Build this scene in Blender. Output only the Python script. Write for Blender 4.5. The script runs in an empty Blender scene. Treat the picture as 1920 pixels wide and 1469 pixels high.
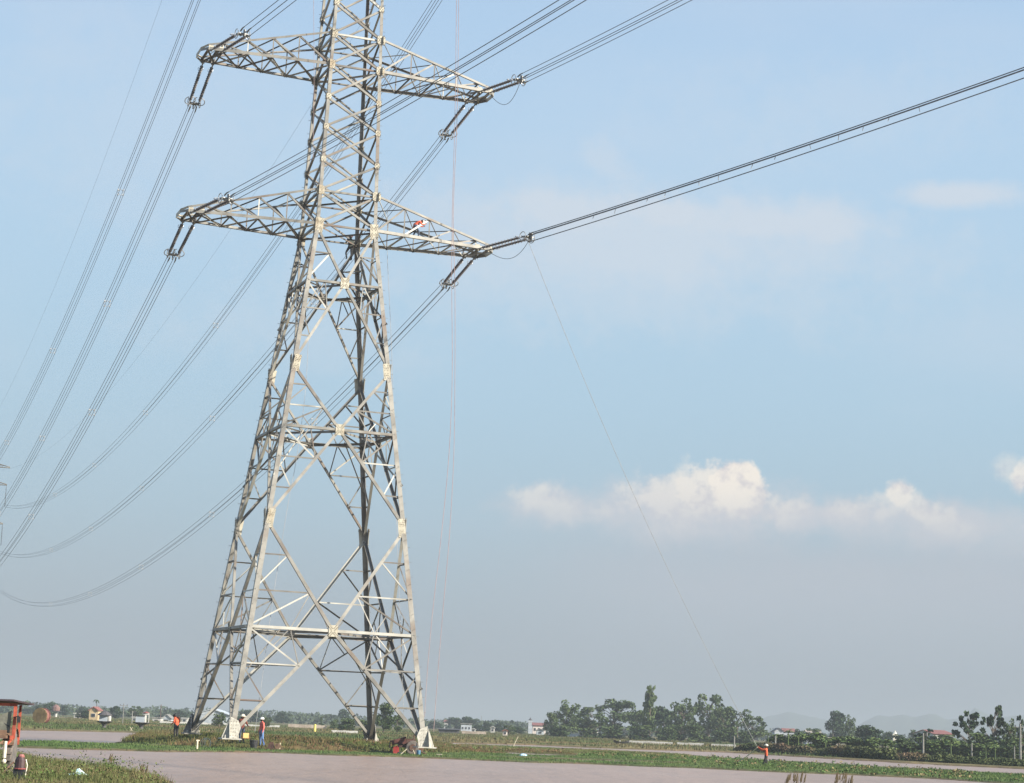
import bpy, bmesh, math, random
import numpy as np
from mathutils import Vector, Matrix
random.seed(7); np.random.seed(7)
sc = bpy.context.scene
COL = sc.collection
PI = math.pi

# ---------------------------------------------------------------- camera
FPX = 3799.7
CAM = np.array([-30.2695, -123.7407, 1.1159])
YAW, PIT, ROL = 0.334122, 0.164326, 0.036515
cy, sy, cp, sp = math.cos(YAW), math.sin(YAW), math.cos(PIT), math.sin(PIT)
FW = np.array([sy*cp, cy*cp, sp]); R0 = np.array([cy, -sy, 0.0]); U0 = np.cross(R0, FW)
RT = math.cos(ROL)*R0 + math.sin(ROL)*U0
UP = -math.sin(ROL)*R0 + math.cos(ROL)*U0
cd = bpy.data.cameras.new("camera"); cam = bpy.data.objects.new("camera", cd); COL.objects.link(cam)
cd.sensor_width = 36; cd.lens = FPX/1920*36; cd.clip_start = 0.5; cd.clip_end = 30000
cam.matrix_world = Matrix([[RT[0], UP[0], -FW[0], CAM[0]], [RT[1], UP[1], -FW[1], CAM[1]],
                           [RT[2], UP[2], -FW[2], CAM[2]], [0, 0, 0, 1]])
sc.camera = cam
sc.view_settings.view_transform = 'Standard'; sc.view_settings.look = 'None'
sc.view_settings.exposure = 1.0; sc.view_settings.gamma = 1; sc.view_settings.use_curve_mapping = False
try:
    sc.cycles.use_denoising = True
    sc.cycles.denoiser = 'OPENIMAGEDENOISE'
    sc.cycles.volume_bounces = 2
    sc.cycles.max_bounces = 8
except Exception: pass

# ---------------------------------------------------------------- sun
SUN_HEAD, SUN_EL = math.radians(134), math.radians(25)
sd = Vector((math.sin(SUN_HEAD)*math.cos(SUN_EL), math.cos(SUN_HEAD)*math.cos(SUN_EL), math.sin(SUN_EL)))
sl = bpy.data.lights.new("sun", 'SUN'); sl.energy = 5.0; sl.angle = math.radians(0.5); sl.color = (1.0, 0.93, 0.80)
so = bpy.data.objects.new("sun", sl); COL.objects.link(so)
so.rotation_euler = sd.to_track_quat('Z', 'Y').to_euler(); so.location = (60, -60, 80)

# ---------------------------------------------------------------- sky
class NT:
    def __init__(s, tree): s.t = tree; s.n = tree.nodes; s.l = tree.links
    def put(s, sock, v):
        if v is None: return
        if isinstance(v, bpy.types.NodeSocket): s.l.new(v, sock)
        else: sock.default_value = v
    def math(s, op, a, b=None, c=None, clamp=False):
        n = s.n.new('ShaderNodeMath'); n.operation = op; n.use_clamp = clamp
        s.put(n.inputs[0], a); s.put(n.inputs[1], b)
        if c is not None: s.put(n.inputs[2], c)
        return n.outputs[0]
    def mapr(s, v, a, b, c=0.0, d=1.0, smooth=True):
        n = s.n.new('ShaderNodeMapRange'); n.interpolation_type = 'SMOOTHSTEP' if smooth else 'LINEAR'
        s.put(n.inputs[0], v); s.put(n.inputs[1], a); s.put(n.inputs[2], b); s.put(n.inputs[3], c); s.put(n.inputs[4], d)
        return n.outputs[0]
    def mix(s, f, a, b, mode='MIX'):
        n = s.n.new('ShaderNodeMix'); n.data_type = 'RGBA'; n.blend_type = mode
        s.put(n.inputs[0], f); s.put(n.inputs[6], a); s.put(n.inputs[7], b)
        return n.outputs[2]
    def noise(s, vec, scale, detail=4, rough=0.55, dist=0.0):
        n = s.n.new('ShaderNodeTexNoise'); s.put(n.inputs['Vector'], vec)
        n.inputs['Scale'].default_value = scale; n.inputs['Detail'].default_value = detail
        n.inputs['Roughness'].default_value = rough; n.inputs['Distortion'].default_value = dist
        return n.outputs[0]
    def xyz(s, x, y, z=0.0):
        n = s.n.new('ShaderNodeCombineXYZ'); s.put(n.inputs[0], x); s.put(n.inputs[1], y); s.put(n.inputs[2], z)
        return n.outputs[0]
def lin(c):
    o = []
    for v in c:
        v = v/255.0
        o.append(v/12.92 if v <= 0.04045 else ((v+0.055)/1.055)**2.4)
    return tuple(o)
EXPF = 2**sc.view_settings.exposure
w = bpy.data.worlds.new("World"); sc.world = w; w.use_nodes = True
nt = w.node_tree; nt.nodes.clear(); N = NT(nt)
out = nt.nodes.new('ShaderNodeOutputWorld'); bg = nt.nodes.new('ShaderNodeBackground')
nt.links.new(bg.outputs[0], out.inputs[0]); bg.inputs[1].default_value = 0.1
tc = nt.nodes.new('ShaderNodeTexCoord'); sep = nt.nodes.new('ShaderNodeSeparateXYZ'); nt.links.new(tc.outputs['Generated'], sep.inputs[0])
el = N.math('ARCSINE', sep.outputs[2]); az = N.math('ARCTAN2', sep.outputs[0], sep.outputs[1])
ramp = nt.nodes.new('ShaderNodeValToRGB'); cr = ramp.color_ramp; cr.interpolation = 'B_SPLINE'
k10 = 10.0/EXPF
stops = [(0.0, (160, 171, 182)), (0.05, (172, 185, 197)), (0.10, (174, 199, 215)), (0.16, (178, 209, 230)),
         (0.24, (184, 214, 238)), (0.34, (184, 213, 241)), (0.6, (150, 186, 228)), (1.0, (104, 148, 210))]
els = cr.elements
while len(els) < len(stops): els.new(0.5)
for e, (p_, c) in zip(els, stops):
    e.position = p_
    e.color = (*lin(c), 1)
N.put(ramp.inputs[0], N.mapr(el, 0.0, 1.2, 0.0, 1.0, smooth=False) if False else N.math('MAXIMUM', sep.outputs[2], 0.0))
grad = N.mix(1.0, ramp.outputs[0], (k10, k10, k10, 1), 'MULTIPLY')
sky = nt.nodes.new('ShaderNodeTexSky'); sky.sky_type = 'NISHITA'; sky.sun_disc = False
sky.sun_elevation = SUN_EL; sky.sun_rotation = SUN_HEAD; sky.dust_density = 2.5; sky.air_density = 1.2; sky.ozone_density = 2
base = N.mix(0.06, grad, sky.outputs[0])
# drifting cloud veil all the way round the sky
v1 = N.xyz(N.math('MULTIPLY', az, 1.0), N.math('MULTIPLY', el, 2.6), 0.0)
veil = N.math('MULTIPLY', N.mapr(N.noise(v1, 3.2, 5, 0.5), 0.46, 0.80), N.mapr(el, 0.06, 0.2))
col = N.mix(N.math('MULTIPLY', veil, 0.38), base, (*[c*k10 for c in lin((214, 222, 234))], 1))
# a soft haze band of distant cumulus: fbm-edged heaps standing in it
def px2ae(x, y):
    d = FW + RT*(x-960)/FPX - UP*(y-734.5)/FPX; d /= np.linalg.norm(d)
    return math.atan2(d[0], d[1]), math.asin(d[2])
wn = N.math('SUBTRACT', N.noise(N.xyz(az, el, 0.3), 30, 7, 0.6), 0.5)
wn2 = N.math('SUBTRACT', N.noise(N.xyz(az, el, 3.7), 95, 6, 0.62), 0.5)
def blob(x, y, rx, ry, soft=0.5, warp=1.0, amp=1.0, tilt=0.0):
    a0, e0 = px2ae(x, y)
    da = N.math('SUBTRACT', az, a0); de = N.math('SUBTRACT', el, e0)
    c, s_ = math.cos(tilt), math.sin(tilt)
    u = N.math('ADD', N.math('MULTIPLY', da, c*FPX/rx), N.math('MULTIPLY', de, s_*FPX/rx))
    v = N.math('ADD', N.math('MULTIPLY', da, -s_*FPX/ry), N.math('MULTIPLY', de, c*FPX/ry))
    r = N.math('SQRT', N.math('ADD', N.math('MULTIPLY', u, u), N.math('MULTIPLY', v, v)))
    r = N.math('SUBTRACT', r, N.math('MULTIPLY', wn, 3.2*warp)); r = N.math('SUBTRACT', r, N.math('MULTIPLY', wn2, 2.4*warp))
    return N.math('MULTIPLY', N.mapr(r, 1.0-soft*0.5, 1.0+soft*0.5, 1.0, 0.0), amp)
def mx(l):
    o = l[0]
    for x in l[1:]: o = N.math('MAXIMUM', o, x)
    return o
W_ = lambda c_: (*[c*k10 for c in lin(c_)], 1)
wisps = mx([blob(1200, 440, 420, 70, 1.7, .5, .62, -0.06), blob(1440, 420, 240, 44, 1.3, .5, .7), blob(1060, 400, 160, 44, 1.2, .5, .7), blob(1790, 366, 105, 24, 1.1, .4, .7), blob(1250, 400, 100, 38, 1.2, .5, .75), blob(1160, 480, 320, 80, 1.7, .5, .62), blob(960, 440, 170, 70, 1.7, .5, .5),
            blob(1125, 300, 50, 26, 1.6, 1.0, .35, -0.5), blob(1150, 540, 420, 70, 1.9, .9, .35), blob(560, 620, 240, 60, 1.9, .9, .25), blob(330, 250, 300, 160, 1.9, .8, .22), blob(1600, 200, 260, 70, 1.9, .9, .2)])
col = N.mix(wisps, col, W_((216, 223, 232)))
band_h = N.math('ADD', 0.112, N.math('MULTIPLY', wn, 0.035))
band = N.math('MULTIPLY', N.mapr(N.math('SUBTRACT', el, band_h), -0.045, 0.008, 1.0, 0.0), N.mapr(az, 0.29, 0.44))
band = N.math('MULTIPLY', band, N.mapr(el, 0.02, 0.09, 0.2, 1.0))
col = N.mix(N.math('MULTIPLY', band, 0.9), col, W_((190, 197, 207)))
soft_ = mx([blob(1055, 952, 100, 36, 1.3, .6, .6), blob(1300, 962, 210, 52, 1.3, .5, .75), blob(1530, 968, 190, 34, 1.2, .6, .75), blob(1760, 985, 190, 38, 1.3, .5, .7), blob(1900, 1000, 120, 34, 1.4, .5, .5)])
col = N.mix(N.math('MULTIPLY', soft_, N.mapr(el, .075, .11, .25, 1.0)), col, W_((212, 212, 218)))
heap = mx([blob(1290, 935, 90, 50, .9, .9, .6), blob(1378, 915, 44, 50, .38, .5, 1.0), blob(1340, 925, 62, 50, .7, .8, .8), blob(1250, 930, 60, 36, 1.1, 1, .5), blob(1404, 938, 38, 44, .45, .5, .95), blob(1420, 960, 60, 30, .9, .8, .6),
           blob(1015, 930, 46, 24, 1.3, 1.0, .55), blob(1070, 960, 52, 22, 1.3, .9, .5), blob(1530, 958, 90, 18, 1.1, .9, .5), blob(1688, 925, 24, 22, .8, .6, .9), blob(1720, 950, 48, 20, .9, .7, .75, -.55), blob(1775, 980, 60, 18, 1.1, .7, .6, -.4), blob(1660, 955, 50, 26, 1.2, .8, .45),
           blob(1912, 900, 16, 28, 1.0, .7, .8), blob(1890, 880, 24, 20, 1.2, .7, .4), blob(2150, 930, 110, 50, .7, .8, .7), blob(2420, 950, 150, 44, .8, .8, .6), blob(-400, 980, 150, 40, .8, .8, .6)])
lowfade = N.mapr(el, 0.088, 0.126, 0.0, 1.0)
hc = N.mix(N.mapr(N.math('ADD', wn2, N.math('MULTIPLY', wn, .7)), -0.12, 0.12), W_((222, 217, 219)), W_((252, 244, 233)))
col = N.mix(N.math('MULTIPLY', heap, lowfade), col, hc)
nt.links.new(col, bg.inputs[0])

# ---------------------------------------------------------------- helpers
def unit(v): v = np.asarray(v, float); return v/np.linalg.norm(v)
def ray(x, y): return unit(FW + RT*(x-960)/FPX - UP*(y-734.5)/FPX)
WZ = -0.78
def G(x, y, z=WZ):
    d = ray(x, y); return CAM + d*(z-CAM[2])/d[2]
def HOR(x): return 734.5 + 630.4926 + (x-960)*math.tan(ROL)
def spot(x, D, z=-0.6):
    d = ray(x, HOR(x)); d = unit([d[0], d[1], 0]); q = CAM + d*D; return np.array([q[0], q[1], z])
def hz(x, y, D): return CAM[2] + (HOR(x)-y)*D/FPX
def m2(px, D): return px*D/FPX
TX, TY = 0.00989181, 0.01093537
Rx = np.array([[1, 0, 0], [0, math.cos(TX), -math.sin(TX)], [0, math.sin(TX), math.cos(TX)]])
Ry = np.array([[math.cos(TY), 0, math.sin(TY)], [0, 1, 0], [-math.sin(TY), 0, math.cos(TY)]])
TT = Ry@Rx
def tw(v): return TT@np.asarray(v, float)
TM = Matrix([[*TT[0], 0], [*TT[1], 0], [*TT[2], 0], [0, 0, 0, 1]])

class MB:
    def __init__(s): s.v = []; s.f = []; s.m = []
    def add(s, vs, fs, mi=0):
        b = len(s.v); s.v += [tuple(float(c) for c in v) for v in vs]
        s.f += [tuple(b+i for i in f) for f in fs]; s.m += [mi]*len(fs)
    def box(s, c, size, rz=0.0, mi=0, taper=1.0, rx=0.0):
        hx, hy, hz_ = size[0]/2, size[1]/2, size[2]/2
        vs = []
        for z, t in ((-hz_, 1.0), (hz_, taper)):
            for x, y in ((-hx, -hy), (hx, -hy), (hx, hy), (-hx, hy)): vs.append([x*t, y*t, z])
        cr_, sr = math.cos(rx), math.sin(rx)
        vs = [[x, y*cr_-z*sr, y*sr+z*cr_] for x, y, z in vs]
        c_, s_ = math.cos(rz), math.sin(rz)
        vs = [[x*c_-y*s_+c[0], x*s_+y*c_+c[1], z+c[2]] for x, y, z in vs]
        s.add(vs, [(0, 3, 2, 1), (4, 5, 6, 7), (0, 1, 5, 4), (1, 2, 6, 5), (2, 3, 7, 6), (3, 0, 4, 7)], mi)
    def frame(s, p, q, ref=None):
        d = unit(np.asarray(q, float)-p)
        if ref is None: ref = [0, 0, 1] if abs(d[2]) < 0.95 else [1, 0, 0]
        u = np.asarray(ref, float); u = u - d*(u@d)
        if np.linalg.norm(u) < 1e-5: u = np.cross(d, [0.3, 0.5, 0.8])
        u = unit(u); return d, u, np.cross(d, u)
    def angle(s, p, q, u, v, wd, t, mi=0):
        p = np.asarray(p, float); q = np.asarray(q, float); d = unit(q-p)
        u = np.asarray(u, float); u = unit(u-d*(u@d)); v = np.asarray(v, float); v = v-d*(v@d); v = unit(v-u*(v@u))
        sec = [(0, 0), (wd, 0), (wd, t), (t, t), (t, wd), (0, wd)]
        vs = [p+u*a+v*b for a, b in sec]+[q+u*a+v*b for a, b in sec]
        fs = [(i, (i+1) % 6, (i+1) % 6+6, i+6) for i in range(6)]+[(5, 4, 3, 2, 1, 0), (6, 7, 8, 9, 10, 11)]
        if np.cross(u, v)@d < 0: fs = [f[::-1] for f in fs]
        s.add(vs, fs, mi)
    def tube(s, pts, r, n=6, mi=0, cap=True):
        pts = [np.asarray(p, float) for p in pts]; m = len(pts)
        rs = r if hasattr(r, '__len__') else [r]*m
        vs = []; ref = None
        for i, p in enumerate(pts):
            a = pts[max(0, i-1)]; b = pts[min(m-1, i+1)]
            d, u, v = s.frame(a, b, ref); ref = u
            for k in range(n):
                t = 2*PI*k/n; vs.append(p+(u*math.cos(t)+v*math.sin(t))*rs[i])
        fs = [(i*n+k, i*n+(k+1) % n, (i+1)*n+(k+1) % n, (i+1)*n+k) for i in range(m-1) for k in range(n)]
        if cap: fs += [tuple(range(n))[::-1], tuple((m-1)*n+k for k in range(n))]
        s.add(vs, fs, mi)
    def plate(s, poly, nrm, t, mi=0):
        nrm = unit(nrm); poly = [np.asarray(p, float) for p in poly]; n = len(poly)
        a = np.cross(poly[1]-poly[0], poly[2]-poly[0])
        if a@nrm < 0: poly = poly[::-1]
        vs = [p-nrm*t/2 for p in poly]+[p+nrm*t/2 for p in poly]
        s.add(vs, [tuple(range(n))[::-1], tuple(range(n, 2*n))]+[(i, (i+1) % n, (i+1) % n+n, i+n) for i in range(n)], mi)
    def ring(s, c, axis, R_, r, n=16, k=5, a0=0.0, a1=2*PI, mi=0):
        d, u, v = s.frame(np.zeros(3), np.asarray(axis, float))
        full = abs(a1-a0-2*PI) < 1e-6
        pts = [np.asarray(c)+(u*math.cos(a0+(a1-a0)*i/n)+v*math.sin(a0+(a1-a0)*i/n))*R_ for i in range(n+1)]
        s.tube(pts, r, k, mi, cap=not full)
    def ball(s, c, r, mi=0, n=8, m=5, sc_=(1, 1, 1)):
        vs = [(c[0], c[1], c[2]-r*sc_[2])]
        for i in range(1, m):
            ph = -PI/2+PI*i/m
            for k in range(n):
                t = 2*PI*k/n; vs.append((c[0]+r*sc_[0]*math.cos(ph)*math.cos(t), c[1]+r*sc_[1]*math.cos(ph)*math.sin(t), c[2]+r*sc_[2]*math.sin(ph)))
        vs.append((c[0], c[1], c[2]+r*sc_[2])); top = len(vs)-1
        fs = [(0, 1+(k+1) % n, 1+k) for k in range(n)]
        for i in range(m-2):
            for k in range(n): a = 1+i*n+k; b = 1+i*n+(k+1) % n; fs.append((a, b, b+n, a+n))
        fs += [(top, 1+(m-2)*n+k, 1+(m-2)*n+(k+1) % n) for k in range(n)]
        s.add(vs, fs, mi)
    def lathe(s, c, prof, n=12, mi=0, axis=None):
        d, u, v = s.frame(np.zeros(3), np.array([0, 0, 1.0]) if axis is None else np.asarray(axis, float))
        c = np.asarray(c, float); vs = []; m = len(prof)
        for r, h in prof:
            for k in range(n): t = 2*PI*k/n; vs.append(c+d*h+(u*math.cos(t)+v*math.sin(t))*max(r, 1e-4))
        fs = [(i*n+k, i*n+(k+1) % n, (i+1)*n+(k+1) % n, (i+1)*n+k) for i in range(m-1) for k in range(n)]
        fs += [tuple(range(n))[::-1], tuple((m-1)*n+k for k in range(n))]
        s.add(vs, fs, mi)
    def build(s, name, mats, parent=None, smooth=False, **props):
        me = bpy.data.meshes.new(name); me.from_pydata(s.v, [], s.f)
        if not isinstance(mats, (list, tuple)): mats = [mats]
        for m_ in mats: me.materials.append(m_)
        if any(s.m): me.polygons.foreach_set('material_index', s.m)
        if smooth: me.polygons.foreach_set('use_smooth', [True]*len(me.polygons))
        me.update()
        o = bpy.data.objects.new(name, me); COL.objects.link(o)
        if parent is not None: o.parent = parent
        for k_, v_ in props.items(): o[k_] = v_
        return o
def thing(name, label, cat, loc=(0, 0, 0), rz=0.0, group=None, scale=None):
    o = bpy.data.objects.new(name, None); COL.objects.link(o); o.location = tuple(float(c) for c in loc); o.rotation_euler = (0, 0, rz)
    o.empty_display_size = 0.3
    o['label'] = label; o['category'] = cat
    if group: o['group'] = group
    if scale: o.scale = scale
    return o
def tag(o, label, cat, group=None):
    o['label'] = label; o['category'] = cat
    if group: o['group'] = group
    return o

# ---------------------------------------------------------------- materials
def mat(name, c1, c2=None, rough=0.7, scale=3.0, metal=0.0, c3=None, bump=0.0, spec=0.5, coord='Object', detail=5, lo=0.35, hi=0.65, scale2=None, trans=0.0):
    m = bpy.data.materials.new(name); m.use_nodes = True; t = m.node_tree; n = NT(t)
    b = t.nodes['Principled BSDF']; tcn = t.nodes.new('ShaderNodeTexCoord')
    b.inputs['Roughness'].default_value = rough; b.inputs['Metallic'].default_value = metal
    b.inputs['Specular IOR Level'].default_value = spec
    if c2 is None: b.inputs['Base Color'].default_value = (*c1, 1)
    else:
        nz = n.noise(tcn.outputs[coord], scale, detail)
        c = n.mix(n.mapr(nz, lo, hi), (*c1, 1), (*c2, 1))
        if c3 is not None:
            nz2 = n.noise(tcn.outputs[coord], scale2 or scale*0.31, 3)
            c = n.mix(n.mapr(nz2, 0.52, 0.72), c, (*c3, 1))
        t.links.new(c, b.inputs['Base Color'])
        if bump:
            bn = t.nodes.new('ShaderNodeBump'); bn.inputs['Strength'].default_value = bump; t.links.new(nz, bn.inputs['Height'])
            t.links.new(bn.outputs[0], b.inputs['Normal'])
    if trans: 
        b.inputs['Transmission Weight'].default_value = 0.0
    return m
STEEL = mat('galvanised_steel', (0.165, 0.157, 0.14), (0.275, 0.262, 0.232), 0.5, 1.1, 0.1, (0.16, 0.125, 0.10), scale2=0.45, coord='Object')
STEEL2 = mat('galvanised_steel_fine', (0.14, 0.132, 0.12), (0.25, 0.238, 0.212), 0.48, 0.8, 0.1, (0.17, 0.135, 0.105), scale2=0.6)
ZINC = mat('bright_zinc_steel', (0.38, 0.37, 0.33), (0.48, 0.46, 0.41), 0.45, 1.2, 0.1, (0.28, 0.26, 0.22), scale2=0.5)
DULL = mat('dull_weathered_steel', (0.11, 0.10, 0.09), (0.19, 0.175, 0.15), 0.6, 1.5, 0.1, (0.15, 0.10, 0.075), scale2=0.6)
PLATE = mat('cream_zinc_plate', (0.38, 0.35, 0.275), (0.48, 0.445, 0.355), 0.55, 3, 0.0, (0.30, 0.24, 0.16), scale2=0.9)
FOOTW = mat('white_painted_foot', (0.33, 0.315, 0.275), (0.46, 0.44, 0.39), 0.6, 6, 0.0, (0.55, 0.52, 0.45), scale2=3)
BOLT = mat('dark_bolt', (0.12, 0.10, 0.07), (0.2, 0.17, 0.12), 0.6, 9)
IRON = mat('dull_fitting_iron', (0.16, 0.16, 0.16), (0.26, 0.26, 0.25), 0.5, 8, 0.4)
RINGM = mat('aluminium_ring', (0.42, 0.43, 0.44), (0.5, 0.5, 0.5), 0.4, 8, 0.5)
GLASSY = mat('dark_porcelain', (0.045, 0.042, 0.045), (0.085, 0.075, 0.075), 0.3, 8)
WIRE = mat('weathered_conductor', (0.13, 0.14, 0.155), (0.2, 0.21, 0.23), 0.55, 4, 0.3)
ROPE_P = mat('pink_rope', (0.28, 0.20, 0.20), (0.36, 0.27, 0.26), 0.9, 3)
ROPE_G = mat('grey_rope', (0.26, 0.27, 0.28), (0.36, 0.36, 0.36), 0.9, 3)
ROPE_Y = mat('pale_rope', (0.62, 0.55, 0.40), (0.7, 0.64, 0.5), 0.9, 3)
CONC = mat('grey_concrete', (0.17, 0.165, 0.15), (0.27, 0.26, 0.24), 0.9, 3)
WHITEW = mat('white_render', (0.42, 0.41, 0.385), (0.54, 0.525, 0.495), 0.85, 1.5)
GREYW = mat('grey_render', (0.36, 0.40, 0.44), (0.48, 0.51, 0.54), 0.85, 1.0)
TANW = mat('tan_brick', (0.42, 0.31, 0.17), (0.55, 0.42, 0.26), 0.9, 2)
PINKW = mat('pale_pink_render', (0.60, 0.52, 0.48), (0.68, 0.61, 0.56), 0.85, 1)
REDR = mat('red_tile', (0.20, 0.07, 0.06), (0.28, 0.11, 0.09), 0.8, 2)
DARKR = mat('dark_roof', (0.05, 0.05, 0.055), (0.10, 0.09, 0.09), 0.8, 2)
BROWNW = mat('old_brown_wall', (0.30, 0.24, 0.19), (0.42, 0.35, 0.29), 0.9, 1)
WIN = mat('dark_window', (0.03, 0.035, 0.045), None, 0.2)
WOOD = mat('bleached_wood', (0.50, 0.42, 0.29), (0.62, 0.54, 0.40), 0.85, 6)
DRUMW = mat('cable_drum_timber', (0.19, 0.125, 0.05), (0.31, 0.22, 0.10), 0.85, 1.2)
DRUMR = mat('cable_drum_rim', (0.16, 0.06, 0.05), (0.24, 0.10, 0.08), 0.8, 4)
YEL = mat('yellow_paint', (0.75, 0.60, 0.10), (0.8, 0.68, 0.2), 0.6, 4)
RUST = mat('rusty_machine', (0.055, 0.028, 0.022), (0.12, 0.06, 0.045), 0.7, 5, 0.1, (0.16, 0.10, 0.065), scale2=3)
BLACKP = mat('black_plastic', (0.018, 0.018, 0.022), (0.04, 0.04, 0.045), 0.5, 5)
REDP = mat('red_plastic', (0.30, 0.03, 0.028), (0.40, 0.05, 0.04), 0.5, 4)
ORANGE = mat('orange_paint', (0.30, 0.055, 0.03), (0.48, 0.10, 0.055), 0.7, 6, 0, (0.14, 0.07, 0.045), scale2=4)
BROWNM = mat('muddy_machine', (0.10, 0.055, 0.035), (0.20, 0.12, 0.075), 0.8, 5)
MUDDYT = mat('muddy_tyre', (0.10, 0.09, 0.085), (0.18, 0.15, 0.13), 0.9, 6)
GLASSM = mat('dusty_glass', (0.12, 0.12, 0.10), (0.22, 0.22, 0.18), 0.25, 3)
BLUEP = mat('pale_blue_plastic', (0.35, 0.55, 0.72), (0.5, 0.68, 0.8), 0.5, 4)
TURQ = mat('turquoise_sheet', (0.45, 0.68, 0.64), (0.72, 0.80, 0.77), 0.6, 7, 0, (0.06, 0.30, 0.26), scale2=4)
BARK = mat('bark', (0.10, 0.075, 0.055), (0.17, 0.135, 0.10), 0.9, 2)
SKIN = mat('skin', (0.36, 0.19, 0.12), (0.40, 0.22, 0.14), 0.6, 5)
HAIR = mat('black_hair', (0.012, 0.01, 0.01), (0.03, 0.025, 0.02), 0.6, 9)
BOOT = mat('dark_boot', (0.03, 0.028, 0.025), (0.05, 0.045, 0.04), 0.7, 5)
def leafm(name, a, b, c):
    m = mat(name, a, b, 0.75, 0.5, 0, c, detail=3, lo=0.4, hi=0.6, scale2=0.23, spec=0.25)
    return m
LEAF = [leafm('leaf_mid', (0.050, 0.080, 0.026), (0.10, 0.135, 0.045), (0.13, 0.145, 0.06)),
        leafm('leaf_dark', (0.026, 0.050, 0.022), (0.050, 0.080, 0.032), (0.035, 0.055, 0.03)),
        leafm('leaf_light', (0.07, 0.11, 0.03), (0.12, 0.16, 0.05), (0.14, 0.15, 0.07))]

# ---------------------------------------------------------------- ground: one sheet, shaped
def PX(l, z=WZ): return np.array([G(x, y, z)[:2] for x, y in l])
C2 = CAM[:2]
def ext(x, y, f):   # extend a point outward along its sight line
    q = G(x, y)[:2]; return C2+(q-C2)*f
far_edge = [(-500, 1352), (-200, 1361), (35, 1370), (150, 1372), (255, 1374.5), (275, 1376.5)]
far_edge2 = [(843, 1393.5), (1000, 1398), (1120, 1403.5), (1360, 1411.5), (1500, 1420), (1680, 1431), (1920, 1443), (2300, 1460), (2900, 1488)]
P_far = np.vstack([PX(far_edge), PX([(300, 1380), (500, 1386), (700, 1390)]), PX(far_edge2), [[9000, -300], [9000, 9000], [-9000, 9000], [-9000, 300]]])
mound_front = [(226, 1393.5), (260, 1397), (330, 1400.5), (400, 1402.5), (600, 1409), (760, 1413), (850, 1412.5), (960, 1412), (1030, 1415), (1085, 1417), (1075, 1413), (1010, 1410.5), (940, 1407), (880, 1403.5), (846, 1397)]
P_mound = np.vstack([PX(mound_front[:2]), PX(mound_front[2:3], -.74), PX(mound_front[3:7], -.66), PX(mound_front[7:]), PX([(846, 1392), (700, 1380), (300, 1373), (262, 1376), (245, 1382)])])
strip_bot = [(-600, 1376), (-200, 1393), (30, 1402.5), (80, 1404), (150, 1406.5), (230, 1408), (300, 1410.5), (420, 1411), (500, 1412), (620, 1417), (740, 1420), (840, 1424), (1000, 1431), (1100, 1433), (1200, 1438), (1300, 1441), (1440, 1448), (1600, 1454), (1750, 1461), (1850, 1468), (2300, 1490), (2900, 1520)]
strip_top = [(2900, 1505), (2300, 1475), (1920, 1455), (1760, 1446), (1640, 1440), (1440, 1429), (1400, 1427), (1300, 1420), (1180, 1413), (1100, 1413), (1080, 1420), (1000, 1419), (880, 1413), (700, 1409), (400, 1400), (250, 1396), (190, 1398), (110, 1393.5), (35, 1392.5), (-200, 1383), (-600, 1367)]
P_strip = PX(strip_bot+strip_top)
P_isl = PX([(843, 1397.5), (900, 1400), (960, 1403), (1060, 1407), (1200, 1413), (1300, 1419), (1290, 1424), (1150, 1419), (1060, 1413.5), (1000, 1411), (930, 1407.5), (880, 1403)])
P_film = PX([(856, 1419), (930, 1420.5), (1100, 1425), (1290, 1432), (1280, 1434.5), (1100, 1429.5), (980, 1425), (880, 1421)])   # thin water lying in the strip
P_film2 = PX([(250, 1399), (300, 1400), (330, 1402.5), (280, 1401.6)])
P_film3 = PX([(1550, 1440.3), (1600, 1442), (1600, 1443.6), (1552, 1441.8)])
bank_px = [(-500, 1368), (-60, 1408), (30, 1417), (60, 1420), (100, 1431), (130, 1432), (170, 1438), (200, 1437), (240, 1448), (300, 1462), (312, 1470)]
P_bank = np.vstack([PX(bank_px), PX([(330, 1500), (480, 1620), (900, 1850)]), [[20, -112], [60, -135], [60, -180], [-120, -180], [-160, -60]]])
def pip(P, poly):
    x, y = P[:, 0], P[:, 1]; ins = np.zeros(len(P), bool); n = len(poly); j = n-1
    for i in range(n):
        xi, yi = poly[i]; xj, yj = poly[j]
        c = ((yi > y) != (yj > y)) & (x < (xj-xi)*(y-yi)/((yj-yi) if yj != yi else 1e-9)+xi); ins ^= c; j = i
    return ins
def sdf(P, poly):
    d = np.full(len(P), 1e9); n = len(poly)
    for i in range(n):
        a = poly[i]; b = poly[(i+1) % n]; ab = b-a; t = np.clip(((P-a)@ab)/(ab@ab+1e-12), 0, 1)
        q = P-(a+t[:, None]*ab); d = np.minimum(d, np.hypot(q[:, 0], q[:, 1]))
    return np.where(pip(P, poly), d, -d)
_rs = np.random.RandomState(3); _lat = _rs.rand(256, 256)
def vn(x, y):
    xi = np.floor(x).astype(int); yi = np.floor(y).astype(int); fx = x-xi; fy = y-yi; fx = fx*fx*(3-2*fx); fy = fy*fy*(3-2*fy)
    g = lambda a, b: _lat[a & 255, b & 255]
    return (g(xi, yi)*(1-fx)+g(xi+1, yi)*fx)*(1-fy)+(g(xi, yi+1)*(1-fx)+g(xi+1, yi+1)*fx)*fy
def fbm(x, y, o=4):
    s = 0; a = 0.5
    for i in range(o): s = s+a*vn(x*2**i+17*i, y*2**i+31*i); a *= 0.5
    return s
def sst(a, b, x): t = np.clip((x-a)/(b-a), 0, 1); return t*t*(3-2*t)
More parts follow.
